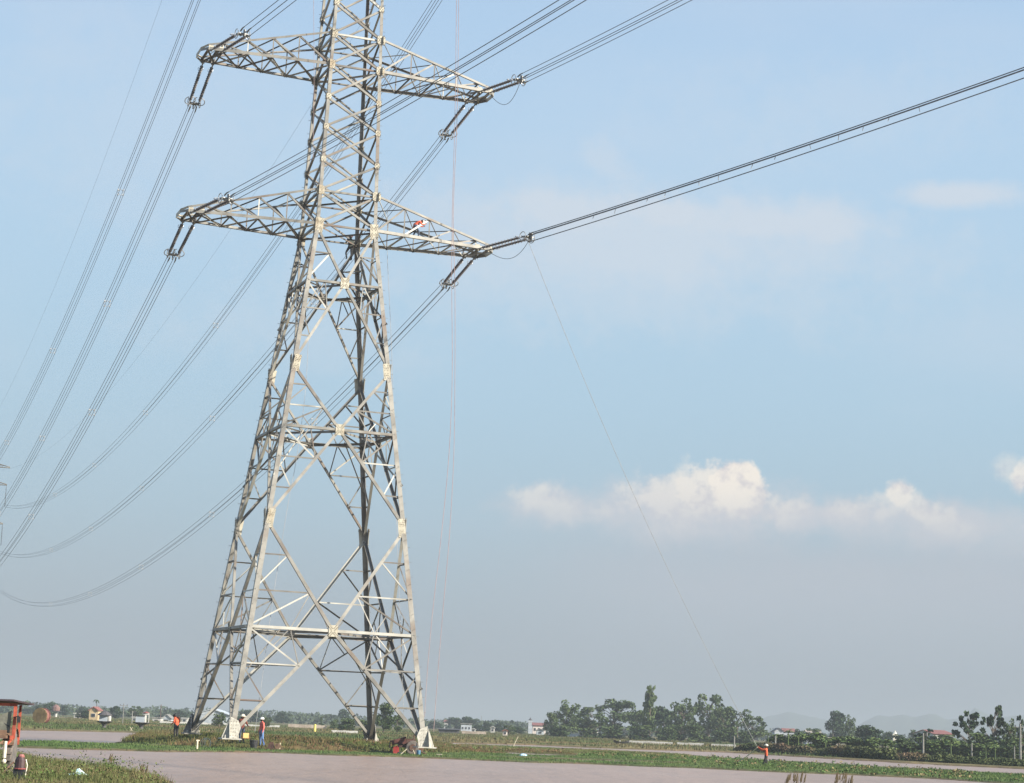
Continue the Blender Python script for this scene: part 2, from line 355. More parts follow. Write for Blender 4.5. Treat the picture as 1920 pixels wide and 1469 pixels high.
def terrain(P):
    """height and cover weights (bright green, olive mound, field, bank) at points P"""
    x, y = P[:, 0], P[:, 1]
    nz = fbm(x*0.35, y*0.35)-0.47; fine = fbm(x*1.7, y*1.7, 3)-0.43
    jit = 1.6*nz+0.5*fine
    dist = np.hypot(x-CAM[0], y-CAM[1])
    dfar = sdf(P, P_far)+jit*2.0; dm = sdf(P, P_mound)+jit*0.8; ds = sdf(P, P_strip)+jit*0.7; di = sdf(P, P_isl)+jit; db = sdf(P, P_bank)+jit*0.5
    df = np.maximum(np.maximum(sdf(P, P_film), sdf(P, P_film2)), sdf(P, P_film3))+jit*0.4
    ds = np.minimum(ds, -df)
    under = -0.22
    h = np.full(len(P), under)
    hf = 0.16*sst(-0.8, 1.2, dfar)+0.10*sst(2, 40, dfar)+0.06*nz
    hs = 0.12*sst(-0.6, 0.8, ds)+0.06*nz+0.03*fine
    hi_ = 0.14*sst(-0.6, 0.9, di)+0.05*nz
    rr = np.maximum(np.abs(x+0.5), np.abs(y)); plat = 1-sst(9.0, 14.0, rr)
    hm = (0.10*sst(-0.6, 1.0, dm)+0.52*plat*sst(-0.5, 4.0, dm))*1.0+0.05*nz+0.02*fine
    hb = 0.10*sst(-0.6, 1.2, db)+0.06*sst(1, 9, db)+0.05*nz+0.03*fine - 0.0
    def comb(h, hh, d): return np.where(d > -0.9, np.maximum(h, under+(hh-under)*sst(-0.9, 0.1, d)), h)
    for hh, d in ((hf, dfar), (hi_, di), (hs, ds), (hm, dm), (hb, db)): h = comb(h, hh, d)
    # the dike that carries the hedge on the far right bank
    return h+WZ, dfar, dm, ds, di, db
def axis(a, b, st, far, m=34):
    mid = np.arange(a, b+st*0.5, st)
    g = st*1.32**np.arange(1, m); lo = a-np.cumsum(g); hi_ = b+np.cumsum(g)
    lo = lo[lo > -far]; hi_ = hi_[hi_ < far]
    return np.concatenate([[-far], lo[::-1], mid, hi_, [far]])
GX = axis(-70, 150, 0.9, 8900); GY = axis(-75, 260, 0.8, 8900)
XX, YY = np.meshgrid(GX, GY); PP = np.stack([XX.ravel(), YY.ravel()], 1)
HH, dfar, dm, ds, di, db = terrain(PP)
nx, ny = len(GX), len(GY)
me = bpy.data.meshes.new('ground')
V = np.column_stack([PP, HH]).astype(np.float32)
ii, jj = np.meshgrid(np.arange(nx-1), np.arange(ny-1)); a = (jj*nx+ii).ravel()
F = np.stack([a, a+1, a+nx+1, a+nx], 1)
me.vertices.add(len(V)); me.vertices.foreach_set('co', V.ravel())
me.loops.add(F.size); me.loops.foreach_set('vertex_index', F.ravel().astype(np.int32))
me.polygons.add(len(F)); me.polygons.foreach_set('loop_start', np.arange(0, F.size, 4, dtype=np.int32)); me.polygons.foreach_set('loop_total', np.full(len(F), 4, np.int32))
me.update(calc_edges=True); me.polygons.foreach_set('use_smooth', [True]*len(F))
ca = me.color_attributes.new('cover', 'FLOAT_COLOR', 'POINT')
def cover(dfar, dm, ds, di, db, P):
    n1 = fbm(P[:, 0]*0.11, P[:, 1]*0.11)[:, None]; n2 = fbm(P[:, 0]*0.5+9, P[:, 1]*0.5)[:, None]
    mud = np.array([0.15, 0.105, 0.075]); green = np.array([0.070, 0.108, 0.036]); olive = np.array([0.095, 0.098, 0.036]); brown = np.array([0.17, 0.12, 0.065])
    gr2 = np.array([0.075, 0.105, 0.035]); dry = np.array([0.20, 0.17, 0.09])
    c = np.tile(mud, (len(P), 1)); al = np.zeros(len(P))
    def lay(c, d, k): wgt = sst(-0.2, 0.7, d)[:, None]; return c*(1-wgt)+k*wgt
    # fields: long stripes of paddies roughly across the view
    s = (P[:, 0]*0.33+P[:, 1]*0.94)[:, None]; st = vn(s[:, 0]*0.045+3, P[:, 0]*0.006)[:, None]; st2 = vn(s[:, 0]*0.16, P[:, 0]*0.012+7)[:, None]
    fld = gr2*(1-st)+brown*st; fld = fld*(1-0.6*sst(0.55, 0.8, st2))+dry*0.6*sst(0.55, 0.8, st2)
    c = lay(c, dfar, fld)
    c = lay(c, di, green*(0.6+0.5*n1)+olive*0.25)
    c = lay(c, ds, green*(0.8+0.45*n2))
    m_ = olive*(0.75+0.5*n2); bw = sst(0.42, 0.62, n1); m_ = m_*(1-0.65*bw)+brown*0.55*bw
    c = lay(c, dm, m_)
    c = lay(c, db, olive*(0.8+0.5*n2)*(1-0.5*bw)+dry*0.5*bw)
    return c
cc = np.ones((len(PP), 4), np.float32); cc[:, :3] = cover(dfar, dm, ds, di, db, PP)
ca.data.foreach_set('color', cc.ravel())
gm = bpy.data.materials.new('earth_and_turf'); gm.use_nodes = True; t = gm.node_tree; n = NT(t); b = t.nodes['Principled BSDF']
at = t.nodes.new('ShaderNodeAttribute'); at.attribute_name = 'cover'; tcn = t.nodes.new('ShaderNodeTexCoord')
nz = n.noise(tcn.outputs['Object'], 1.3, 6, 0.65); nz2 = n.noise(tcn.outputs['Object'], 0.05, 4)
c = n.mix(1.0, at.outputs['Color'], n.mix(n.mapr(nz, .3, .7), (0.62, 0.62, 0.62, 1), (1.35, 1.3, 1.2, 1)), 'MULTIPLY')
c = n.mix(1.0, c, n.mix(n.mapr(nz2, .35, .65), (0.8, 0.9, 0.8, 1), (1.15, 1.05, 1.0, 1)), 'MULTIPLY')
t.links.new(c, b.inputs['Base Color']); b.inputs['Roughness'].default_value = 0.95; b.inputs['Specular IOR Level'].default_value = 0.15
bn = t.nodes.new('ShaderNodeBump'); bn.inputs['Strength'].default_value = 0.6; bn.inputs['Distance'].default_value = 0.15; t.links.new(nz, bn.inputs['Height']); t.links.new(bn.outputs[0], b.inputs['Normal'])
me.materials.append(gm)
g = bpy.data.objects.new('ground', me); COL.objects.link(g); g['kind'] = 'structure'
def GZ(x, y): return float(terrain(np.array([[x, y]], float))[0][0])
# ---------------------------------------------------------------- flood water
wm = bpy.data.materials.new('silty_water'); wm.use_nodes = True; t = wm.node_tree; n = NT(t); b = t.nodes['Principled BSDF']
tcn = t.nodes.new('ShaderNodeTexCoord'); sx_ = t.nodes.new('ShaderNodeSeparateXYZ'); t.links.new(tcn.outputs['Object'], sx_.inputs[0])
lat = n.math('SUBTRACT', n.math('MULTIPLY', sx_.outputs[0], cy), n.math('MULTIPLY', sx_.outputs[1], sy)); dpt = n.math('ADD', n.math('MULTIPLY', sx_.outputs[0], sy), n.math('MULTIPLY', sx_.outputs[1], cy))
wv = n.xyz(n.math('MULTIPLY', lat, 0.75), n.math('MULTIPLY', dpt, 0.22), 0.0)
n1 = n.noise(wv, 0.09, 5); n2_ = n.noise(wv, 1.4, 5, 0.65, 0.4); n3_ = n.noise(n.xyz(n.math('MULTIPLY', lat, 0.16), n.math('MULTIPLY', dpt, 0.12), 4.0), 1.0, 5, 0.6)
c = n.mix(n.mapr(n1, .38, .62), (0.285, 0.185, 0.13, 1), (0.33, 0.22, 0.162, 1)); c = n.mix(n.mapr(n2_, .46, .64, 0, .32), c, (0.165, 0.115, 0.088, 1)); c = n.mix(n.mapr(n3_, .5, .7, 0, .3), c, (0.36, 0.27, 0.215, 1))
t.links.new(c, b.inputs['Base Color']); b.inputs['Roughness'].default_value = 0.36; b.inputs['Specular IOR Level'].default_value = 0.24
bn = t.nodes.new('ShaderNodeBump'); bn.inputs['Strength'].default_value = 0.8; bn.inputs['Distance'].default_value = 0.10; t.links.new(n.math('ADD', n2_, n.math('MULTIPLY', n3_, .8)), bn.inputs['Height']); t.links.new(bn.outputs[0], b.inputs['Normal'])
wb = MB(); wb.add([(-900, -300, WZ), (900, -300, WZ), (900, 420, WZ), (-900, 420, WZ)], [(0, 1, 2, 3)])
wb.build('flood_water', wm, kind='structure')

# ---------------------------------------------------------------- grass (stuff)
def col_mat(name):
    m = bpy.data.materials.new(name); m.use_nodes = True; t = m.node_tree; n = NT(t); b = t.nodes['Principled BSDF']
    at = t.nodes.new('ShaderNodeAttribute'); at.attribute_name = 'tint'; t.links.new(at.outputs['Color'], b.inputs['Base Color'])
    b.inputs['Roughness'].default_value = 0.8; b.inputs['Specular IOR Level'].default_value = 0.2
    return m
GRASSM = col_mat('grass_blade')
def soup(name, V, F, tint, **props):
    """triangles/quads with one tint per face"""
    me = bpy.data.meshes.new(name); k = F.shape[1]
    me.vertices.add(len(V)); me.vertices.foreach_set('co', V.astype(np.float32).ravel())
    me.loops.add(F.size); me.loops.foreach_set('vertex_index', F.ravel().astype(np.int32))
    me.polygons.add(len(F)); me.polygons.foreach_set('loop_start', np.arange(0, F.size, k, dtype=np.int32)); me.polygons.foreach_set('loop_total', np.full(len(F), k, np.int32))
    me.update(calc_edges=True)
    ca = me.color_attributes.new('tint', 'FLOAT_COLOR', 'CORNER'); cc = np.ones((F.size, 4), np.float32); cc[:, :3] = np.repeat(tint, k, 0); ca.data.foreach_set('color', cc.ravel())
    me.materials.append(GRASSM); o = bpy.data.objects.new(name, me); COL.objects.link(o)
    for a_, v_ in props.items(): o[a_] = v_
    return o
def blades(P, Z, H, W, tint, per=5, spread=0.12, lean=0.35):
    n = len(P)*per; base = np.repeat(P, per, 0)+np.random.normal(0, spread, (n, 2)); z = np.repeat(Z, per)
    h = np.repeat(H, per)*np.random.uniform(0.5, 1.15, n); a = np.random.uniform(0, PI, n); wv = np.repeat(W, per) if hasattr(W, '__len__') else W
    dx, dy = np.cos(a)*wv/2, np.sin(a)*wv/2; la = np.random.normal(0, lean, (n, 2))*h[:, None]
    V = np.empty((n, 3, 3)); V[:, 0] = np.stack([base[:, 0]-dx, base[:, 1]-dy, z-0.03], 1); V[:, 1] = np.stack([base[:, 0]+dx, base[:, 1]+dy, z-0.03], 1)
    V[:, 2] = np.stack([base[:, 0]+la[:, 0], base[:, 1]+la[:, 1], z+h], 1)
    T_ = np.repeat(tint, per, 0)*np.random.uniform(0.7, 1.35, (n, 1)); return V.reshape(-1, 3), np.arange(n*3).reshape(-1, 3), T_
def scatter(poly, n, box=None):
    lo = poly.min(0); hi = poly.max(0)
    if box is not None: lo = np.maximum(lo, box[0]); hi = np.minimum(hi, box[1])
    P = np.random.uniform(lo, hi, (n, 2)); return P[pip(P, poly)]
def inview(P, m=60):
    d = np.column_stack([P, np.full(len(P), -0.6)])-CAM; z = d@FW; x = 960+FPX*(d@RT)/z; return (z > 5) & (x > -m) & (x < 1920+m)
def lawn(name, poly, n, hfun, tfun, box=None, which=None, **kw):
    P = scatter(poly, n, box); P = P[inview(P)]
    h, *dd = terrain(P); k = h > WZ+0.01
    if which is not None: k &= which(dd)
    P = P[k]; h = h[k]
    V, F, T_ = blades(P, h, hfun(P), kw.get('w', 0.035), tfun(P), kw.get('per', 5), kw.get('spread', 0.12))
    return soup(name, V, F, T_, kind='stuff', label=kw['label'], category='grass')
def tn(P, a, b, s=0.4): k = sst(0.35, 0.6, fbm(P[:, 0]*s, P[:, 1]*s))[:, None]; return np.array(a)*(1-k)+np.array(b)*k
bx = (np.array([-45, -75]), np.array([70, 60]))
lawn('meadow_grass', P_strip, 60000, lambda P: 0.05+0.10*fbm(P[:, 0]*.3, P[:, 1]*.3), lambda P: tn(P, (0.070, 0.118, 0.034), (0.10, 0.135, 0.048)), bx, per=5, w=0.05, label='short bright green grass on the low strip between the two sheets of water')
lawn('mound_grass', P_mound, 30000, lambda P: (0.12+0.30*fbm(P[:, 0]*.25+5, P[:, 1]*.25))*(.35+.65*(1-sst(12, 22, np.abs(P[:, 0])))), lambda P: tn(P, (0.085, 0.10, 0.03), (0.15, 0.10, 0.05), .22), (np.array([-40, -40]), np.array([60, 90])), per=6, w=0.05, label='rough olive and brown grass on the mound under the big pylon')
lawn('island_grass', P_isl, 6000, lambda P: 0.06+0.12*fbm(P[:, 0]*.25+5, P[:, 1]*.25), lambda P: tn(P, (0.09, 0.125, 0.04), (0.17, 0.14, 0.07), .3), None, per=5, w=0.06, label='weedy green grass on the narrow spit between the channels')
lawn('bank_grass', P_bank, 42000, lambda P: 0.08+0.26*fbm(P[:, 0]*.5+5, P[:, 1]*.5), lambda P: tn(P, (0.085, 0.10, 0.033), (0.15, 0.125, 0.06), .5), (np.array([-40, -90]), np.array([0, -20])), per=6, w=0.022, spread=.08, label='weedy dry and green grass on the near bank at the bottom left')
lawn('field_grass', P_far, 60000, lambda P: 0.12+0.35*fbm(P[:, 0]*.1+5, P[:, 1]*.1), lambda P: tn(P, (0.06, 0.09, 0.03), (0.15, 0.12, 0.06), .07), (np.array([-40, 60]), np.array([230, 420])), per=4, w=0.12, spread=.25, label='patchy grass over the paddy fields beyond the water')

# ---------------------------------------------------------------- the pylon
LV = dict(A=6.483, S1=13.01, B=18.80, S2=22.756, C=28.19, W1=31.912, W2=34.117, b1=36.143, b2=38.297, b3=40.295, W3=42.462, W4=44.539, W5=46.622)
A0, A1, A5, B0, B1, B5 = 6.0, 1.978, 1.606, 6.092, 2.307, 1.899
def half(h):
    if h <= 31.912: t_ = h/31.912; return A0+(A1-A0)*t_, B0+(B1-B0)*t_
    t_ = (h-31.912)/(46.622-31.912); return A1+(A5-A1)*t_, B1+(B5-B1)*t_
def nd(sx, sy_, h): a_, b_ = half(h); return np.array([sx*a_, sy_*b_, h])
TOWER = thing('lattice_tower', 'tall cream and grey steel lattice pylon carrying two circuits, workers climbing in it', 'pylon')
TOWER.matrix_world = TM
FACES = [((-1, -1), (1, -1)), ((1, -1), (1, 1)), ((1, 1), (-1, 1)), ((-1, 1), (-1, -1))]
NRM = [np.array([0, -1, 0.]), np.array([1, 0, 0.]), np.array([0, 1, 0.]), np.array([-1, 0, 0.])]
_jit = [0]; MR = random.Random(12)
def member(name, p, q, nrm, wd, t_=0.012, off=0.02, mt=None, parent=None, flip=False, both=False):
    p = np.asarray(p, float); q = np.asarray(q, float); d = unit(q-p); nrm = np.asarray(nrm, float)
    _jit[0] += 1; o_ = off+0.0017*(_jit[0] % 7)
    u = np.cross(nrm, d); u = -u if flip else u
    mb = MB(); pp = p-nrm*o_-unit(u)*wd/2; qq = q-nrm*o_-unit(u)*wd/2
    mb.angle(pp, qq, u, -nrm, wd, t_)
    r_ = MR.random(); base_ = mt or STEEL2
    if base_ is STEEL2: base_ = ZINC if r_ < .20 else (DULL if r_ > .56 else STEEL2)
    elif base_ is STEEL and name != 'chord': base_ = ZINC if r_ < .15 else (STEEL2 if r_ > .6 else STEEL)
    return mb.build(name, base_, parent or TOWER)
bolts = MB()
def boltat(c, nrm, r=0.035):
    c = np.asarray(c, float); nrm = unit(nrm); u = unit(np.cross(nrm, [0, 0, 1.0]) if abs(nrm[2]) < .9 else np.array([1, 0, 0.])); v = np.cross(nrm, u)
    P_ = [c+u*r*math.cos(k*PI/2)+v*r*math.sin(k*PI/2) for k in range(4)]
    bolts.add(P_+[p_+nrm*0.03 for p_ in P_], [(4, 5, 6, 7), (0, 1, 5, 4), (1, 2, 6, 5), (2, 3, 7, 6), (3, 0, 4, 7)])
# legs (double-section angles), spliced at each panel
for sx, sy_ in ((-1, -1), (1, -1), (1, 1), (-1, 1)):
    mb = MB(); prev = 0.0
    for h, wd in ((13.01, .30), (22.756, .28), (31.912, .26), (42.4, .22), (52.9, .19), (60.0, .15)):
        p, q = nd(sx, sy_, prev), nd(sx, sy_, h)
        mb.angle(p, q, [-sx, 0, 0], [0, -sy_, 0], wd, 0.03)
        prev = h
    leg = mb.build('leg', STEEL, TOWER)
    mb = MB()
    for i in range(int(59/0.45)):
        h = 1.5+i*0.45; p = nd(sx, sy_, h); dr = np.array([sx, 0, 0]) if i % 2 else np.array([0, sy_, 0.])
        inn = np.array([0, -sy_*0.06, 0]) if i % 2 else np.array([-sx*0.06, 0, 0])
        mb.tube([p+inn, p+inn+dr*0.17], 0.012, 4)
    sb = mb.build('step_bolt', STEEL2, leg); sb['kind'] = 'stuff'
def gusset(c, nrm, wd, ht, axis_up=(0, 0, 1), t_=0.02, rows=3, out_=0.03, shape='rect', mt=None, spread=None):
    nrm = np.asarray(nrm, float); up = np.asarray(axis_up, float); up = unit(up-nrm*(up@nrm)); u = np.cross(up, nrm)
    c = np.asarray(c, float)+nrm*out_
    if shape == 'rect': pl = [c-u*wd/2-up*ht/2, c+u*wd/2-up*ht/2, c+u*wd/2+up*ht/2, c-u*wd/2+up*ht/2]
    else:
        cx, cz = wd/2, ht/2; k = 0.35
        pl = [c+u*a_*cx+up*b_*cz for a_, b_ in ((-1+k, -1), (1-k, -1), (1, -1+k), (1, 1-k), (1-k, 1), (-1+k, 1), (-1, 1-k), (-1, -1+k))]
    mb = MB(); mb.plate(pl, nrm, t_)
    g_ = mb.build('gusset_plate', mt or PLATE, TOWER)
    r = random.Random(int(abs(c[0]*91+c[2]*37)*10))
    for sgx in (-1, 1):
        for sgz in (-1, 1):
            for i in range(rows):
                f_ = 0.30+0.58*i/max(1, rows-1)
                for o_ in (-0.05, 0.05):
                    boltat(c+u*(sgx*wd/2*f_+o_*0.6)+up*(sgz*ht/2*f_-o_*sgx*sgz)+nrm*t_/2, nrm, 0.026)
    return g_
def lerp(a_, b_, t_): return np.asarray(a_)*(1-t_)+np.asarray(b_)*t_
hip = {}
def half_panel(fi, apex_h, base_h, nseg, wmain, first=False):
    """inverted-V bracing of one face between the legs at apex_h and the middle of the beam at base_h"""
    (ax_, ay_), (bx_, by_) = FACES[fi]; nm = NRM[fi]
    mid = (nd(ax_, ay_, base_h)+nd(bx_, by_, base_h))/2
    for si, s_ in enumerate(((ax_, ay_), (bx_, by_))):
        ap = nd(*s_, apex_h); bn = nd(*s_, base_h)
        member('diagonal_brace', lerp(ap, mid, 0.03), lerp(ap, mid, 0.985), nm, wmain, 0.016, 0.045, STEEL, flip=(si == 1))
        D = [lerp(ap, mid, k/nseg) for k in range(nseg+1)]; L = [lerp(ap, bn, k/nseg) for k in range(nseg+1)]
        for k in range(1, nseg):
            member('redundant_brace', L[k], D[k], nm, 0.085, 0.009, 0.07)
            member('redundant_brace', L[k+1], D[k], nm, 0.095 if k == nseg-1 else 0.08, 0.009, 0.09, flip=True)
            hip.setdefault((s_, round(apex_h, 2), k), []).append(D[k])
        if nseg > 2:
            m_ = lerp(L[nseg], D[nseg-1], 0.5); hm_ = lerp(bn, mid, 0.5)
            member('redundant_brace', hm_, m_, nm, 0.06, 0.008, 0.11)
            member('redundant_brace', hm_, D[nseg-1], nm, 0.06, 0.008, 0.10)
        hip.setdefault((s_, round(apex_h, 2), 'w'), []).append(mid)
for fi in range(4):
    half_panel(fi, 0.0, LV['A'], 3, 0.21)
    half_panel(fi, LV['S1'], LV['A'], 3, 0.19)
    half_panel(fi, LV['S1'], LV['B'], 3, 0.18)
    half_panel(fi, LV['S2'], LV['B'], 3, 0.17)
    half_panel(fi, LV['S2'], LV['C'], 3, 0.165)
    half_panel(fi, LV['W1'], LV['C'], 2, 0.16)
    nm = NRM[fi]; (ax_, ay_), (bx_, by_) = FACES[fi]
    for h, wd in ((LV['A'], .17), (LV['B'], .16), (LV['C'], .14)):
        p, q = nd(ax_, ay_, h), nd(bx_, by_, h)
        member('horizontal_beam', p, q, nm, wd, 0.014, 0.015, STEEL)
        member('horizontal_beam', p+[0, 0, -.03], q+[0, 0, -.03], nm, wd*0.8, 0.012, 0.16, STEEL2, flip=True)
        gusset((p+q)/2, nm, 0.54, 0.68, rows=4, out_=0.02)
for (s_, h, k), l in hip.items():
    if k == 'w' or len(l) != 2: continue
    member('hip_brace', l[0], l[1], [0, 0, 1], 0.07, 0.008, 0.0)
for h in (LV['A'], LV['B'], LV['C']):
    M_ = [(nd(*FACES[i][0], h)+nd(*FACES[i][1], h))/2 for i in range(4)]
    for i in range(4): member('plan_brace', M_[i], M_[(i+1) % 4], [0, 0, 1], 0.14, 0.012, 0.05)
    for i in range(4):
        q_ = lerp(M_[i], M_[(i+1) % 4], 0.5); member('plan_brace', q_, nd(*FACES[(i+1) % 4][0], h), [0, 0, 1], 0.08, 0.009, 0.08)
    # inner ties falling from the plan bracing to the legs below
    for i, s_ in enumerate(((1, -1), (1, 1), (-1, 1), (-1, -1))):
        q_ = lerp(M_[i], M_[(i+1) % 4], 0.5); member('plan_brace', q_, nd(*s_, h-3.2 if h < 20 else h-2.4), [-s_[0]*.7, -s_[1]*.7, 0], 0.09, 0.009, 0.02)
BODY = [31.912, 34.117, 36.143, 38.297, 40.295, 42.462, 44.539, 46.622, 48.75, 50.85, 52.95, 55.0, 57.5, 60.0]
for i in range(len(BODY)-1):
    h0, h1 = BODY[i], BODY[i+1]
    for fi in range(4):
        (ax_, ay_), (bx_, by_) = FACES[fi]; nm = NRM[fi]
        member('body_brace', nd(ax_, ay_, h0), nd(bx_, by_, h1), nm, 0.135, 0.012, 0.035, STEEL if fi % 2 == 0 else STEEL2)
        member('body_brace', nd(bx_, by_, h0), nd(ax_, ay_, h1), nm, 0.135, 0.012, 0.075, STEEL if fi % 2 == 0 else STEEL2, flip=True)
for h in (31.912, 34.117, 42.462, 44.539, 52.95, 55.0, 60.0):
    for fi in range(4):
        p, q = nd(*FACES[fi][0], h), nd(*FACES[fi][1], h); member('horizontal_beam', p, q, NRM[fi], 0.12, 0.012, 0.1, STEEL2)
    member('plan_brace', nd(-1, -1, h), nd(1, 1, h), [0, 0, 1], 0.1, 0.01, 0.05); member('plan_brace', nd(1, -1, h), nd(-1, 1, h), [0, 0, 1], 0.1, 0.01, 0.09)
# gussets on the legs
def leg_axis(s_, h): return unit(nd(*s_, h+0.5)-nd(*s_, h-0.5))
for fi in range(4):
    nm = NRM[fi]
    for si in (0, 1):
        s_ = FACES[fi][si]; other = FACES[fi][1-si]
        inn = unit(np.array([other[0]-s_[0], other[1]-s_[1], 0.0]))
        for h, wd, ht in ((LV['S1'], .44, 1.15), (LV['S2'], .42, 1.05)):
            gusset(nd(*s_, h)+inn*0.27, nm, wd, ht, leg_axis(s_, h), rows=4)
        for h in (31.912,): gusset(nd(*s_, h-0.1)+inn*0.20, nm, 0.52, .95, leg_axis(s_, h), rows=5)
        for h in (34.117, 42.462, 44.539, 52.95, 55.0):
            gusset(nd(*s_, h)+inn*0.08, nm, 0.52, 0.56, leg_axis(s_, h), rows=3, shape='oct')
        for h in (36.143, 38.297, 40.295, 46.622, 48.75, 50.85, 57.5):
            gusset(nd(*s_, h)+inn*0.12, nm, 0.32, 0.34, leg_axis(s_, h), rows=2, shape='oct')
# feet: stub plates with triangular wings on a base plate
for sx, sy_ in ((-1, -1), (1, -1), (1, 1), (-1, 1)):
    f_ = nd(sx, sy_, 0.0)
    mb = MB()
    mb.box(f_+[-sx*.1, -sy_*.1, -0.10], (1.15, 1.15, 0.07), mi=0)
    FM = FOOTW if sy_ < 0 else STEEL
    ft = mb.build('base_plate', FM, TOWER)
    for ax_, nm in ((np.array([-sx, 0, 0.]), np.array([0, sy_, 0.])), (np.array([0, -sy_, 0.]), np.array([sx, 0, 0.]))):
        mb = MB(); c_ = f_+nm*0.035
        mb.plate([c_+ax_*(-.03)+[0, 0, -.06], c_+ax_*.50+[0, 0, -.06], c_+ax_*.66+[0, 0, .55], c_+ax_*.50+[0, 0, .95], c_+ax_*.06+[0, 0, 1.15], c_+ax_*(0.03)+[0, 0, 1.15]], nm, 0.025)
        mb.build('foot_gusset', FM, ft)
        for r_ in range(5):
            for q_ in range(3): boltat(c_+ax_*(.1+.14*q_)+[0, 0, .1+.2*r_]+nm*0.015, nm, 0.02)
        mb = MB(); w_ = -ax_
        mb.plate([c_+w_*.02+[0, 0, -.06], c_+w_*.42+[0, 0, -.06], c_+w_*.42+[0, 0, .02], c_+w_*.06+[0, 0, .95], c_+w_*.02+[0, 0, 1.0]], nm, 0.025)
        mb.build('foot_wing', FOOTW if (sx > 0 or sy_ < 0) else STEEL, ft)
    mb = MB()
    for dx in (-.38, .38):
        for dy in (-.38, .38): mb.tube([f_+[dx-sx*.1, dy-sy_*.1, -0.07], f_+[dx-sx*.1, dy-sy_*.1, 0.12]], 0.035, 6)
    ab = mb.build('anchor_bolt', FOOTW, ft); ab['kind'] = 'stuff'
# crossarms
ARM_ST = [1.98, 3.85, 5.6, 7.3, 8.95]
def crossarm(hb, ht, tip, side, wtip=1.35, vis=True):
    ca = bpy.data.objects.new('crossarm', None); COL.objects.link(ca); ca.parent = TOWER
    k_ = (tip-1.98)/(10.05-1.98); X = [1.98+(x-1.98)*k_ for x in ARM_ST]; Xe = 9.95*k_+1.98*(1-k_)
    ah, bh = half(hb); at_, bt = half(ht)
    X[0] = ah
    def BP(x, sy_): t_ = (x-ah)/(X[4]-ah); return np.array([side*x, sy_*(bh+(wtip-bh)*min(t_, 1.0)), hb])
    def TP(x, sy_):
        t_ = (x-at_)/(Xe-at_); return np.array([side*x, sy_*(bt+(wtip-bt)*min(1, (x-ah)/(X[4]-ah))), ht+0.05+(hb+0.22-ht-0.05)*t_])
    def mem(nm_, p, q, nrm, wd, off=0.0, mt=None, t_=0.01, flip=False): return member(nm_, p, q, nrm, wd, t_, off, mt or STEEL2, ca, flip)
    for sy_ in (-1, 1):
        nf = np.array([0, sy_, 0.])
        mem('chord', BP(ah, sy_), BP(Xe, sy_), nf, 0.19, -0.012, STEEL, 0.02)
        mem('chord', TP(at_, sy_), TP(Xe, sy_), nf, 0.13, -0.012, STEEL, 0.016)
        for i in range(1, 5):
            mem('lattice_bar', BP(X[i], sy_), TP(X[i], sy_), nf, 0.075, 0.02)
            mem('lattice_bar', BP(X[i-1], sy_), TP(X[i], sy_), nf, 0.11 if i < 3 else .09, 0.035, flip=True)
        # chamfered end
        e1 = BP(Xe, sy_); e2 = np.array([side*(Xe+0.38), sy_*(wtip-0.62), hb])
        mem('end_bar', e1, e2, nf, 0.16, 0, STEEL, 0.016)
        mem('end_bar', TP(Xe, sy_), e2+[0, 0, .12], nf, 0.13, 0.03, PLATE, 0.016)
    for i in range(1, 5):
        mem('lattice_bar', BP(X[i], -1), BP(X[i], 1), [0, 0, 1], 0.075, 0.03)
        for sgn in (-1, 1):
            mem('lattice_bar', BP(X[i-1], sgn), BP(X[i], -sgn), [0, 0, 1], 0.085, 0.05 if sgn < 0 else 0.07)
            mem('lattice_bar', TP(X[i-1] if i > 1 else at_, sgn), TP(X[i], -sgn), [0, 0, 1], 0.065, 0.03 if sgn < 0 else 0.05)
    mem('lattice_bar', TP(X[4], -1), TP(X[4], 1), [0, 0, 1], 0.07, 0.03)
    mem('lattice_bar', BP(X[2], -1), TP(X[2], 1), [side, 0, 0], 0.06, 0.0)
    mb = MB(); e = side*(Xe+0.38)
    mb.plate([[e, -(wtip-.62), hb-.10], [e, wtip-.62, hb-.10], [e, wtip-.62, hb+.16], [e, -(wtip-.62), hb+.16]], [side, 0, 0], 0.02)
    mb.build('end_plate', PLATE, ca)
    for sy_ in (-1, 1):
        for x_ in (X[4]+.12, Xe-.18):
            p1 = BP(x_, sy_); mb = MB()
            mb.plate([p1+[-.16, 0, .2], p1+[-.09, 0, -.2], p1+[.09, 0, -.2], p1+[.16, 0, .2]], [0, sy_, 0], 0.03)
            mb.build('attachment_plate', PLATE if sy_ < 0 else IRON, ca)
    for x_ in (X[4]+.35, Xe-.05):
        mem('end_bar', [side*x_, -wtip, hb+.03], [side*x_, wtip, hb+.03], [0, 0, 1], 0.13, 0.0, STEEL2, 0.014)
    mem('end_bar', BP(X[4], -1), BP(Xe, 1), [0, 0, 1], 0.09, 0.09); mem('end_bar', BP(X[4], 1), BP(Xe, -1), [0, 0, 1], 0.09, 0.12)
    mem('end_bar', [side*(X[4]+.35), -wtip, hb+.05], [side*(X[4]+.35), wtip, hb+.5], [side, 0, 0], 0.08, 0.0)
    return ca
ARMS = {'low': (31.912, 34.117, 10.0), 'up': (42.462, 44.539, 9.5), 'top': (52.95, 55.0, 9.3)}
for nm_, (hb, ht, tip) in ARMS.items():
    for side in (-1, 1): crossarm(hb, ht, tip, side)
for side in (-1, 1): crossarm(58.2, 60.0, 8.2, side, 0.5)
bo = bolts.build('bolt_head', BOLT, TOWER); bo['kind'] = 'stuff'

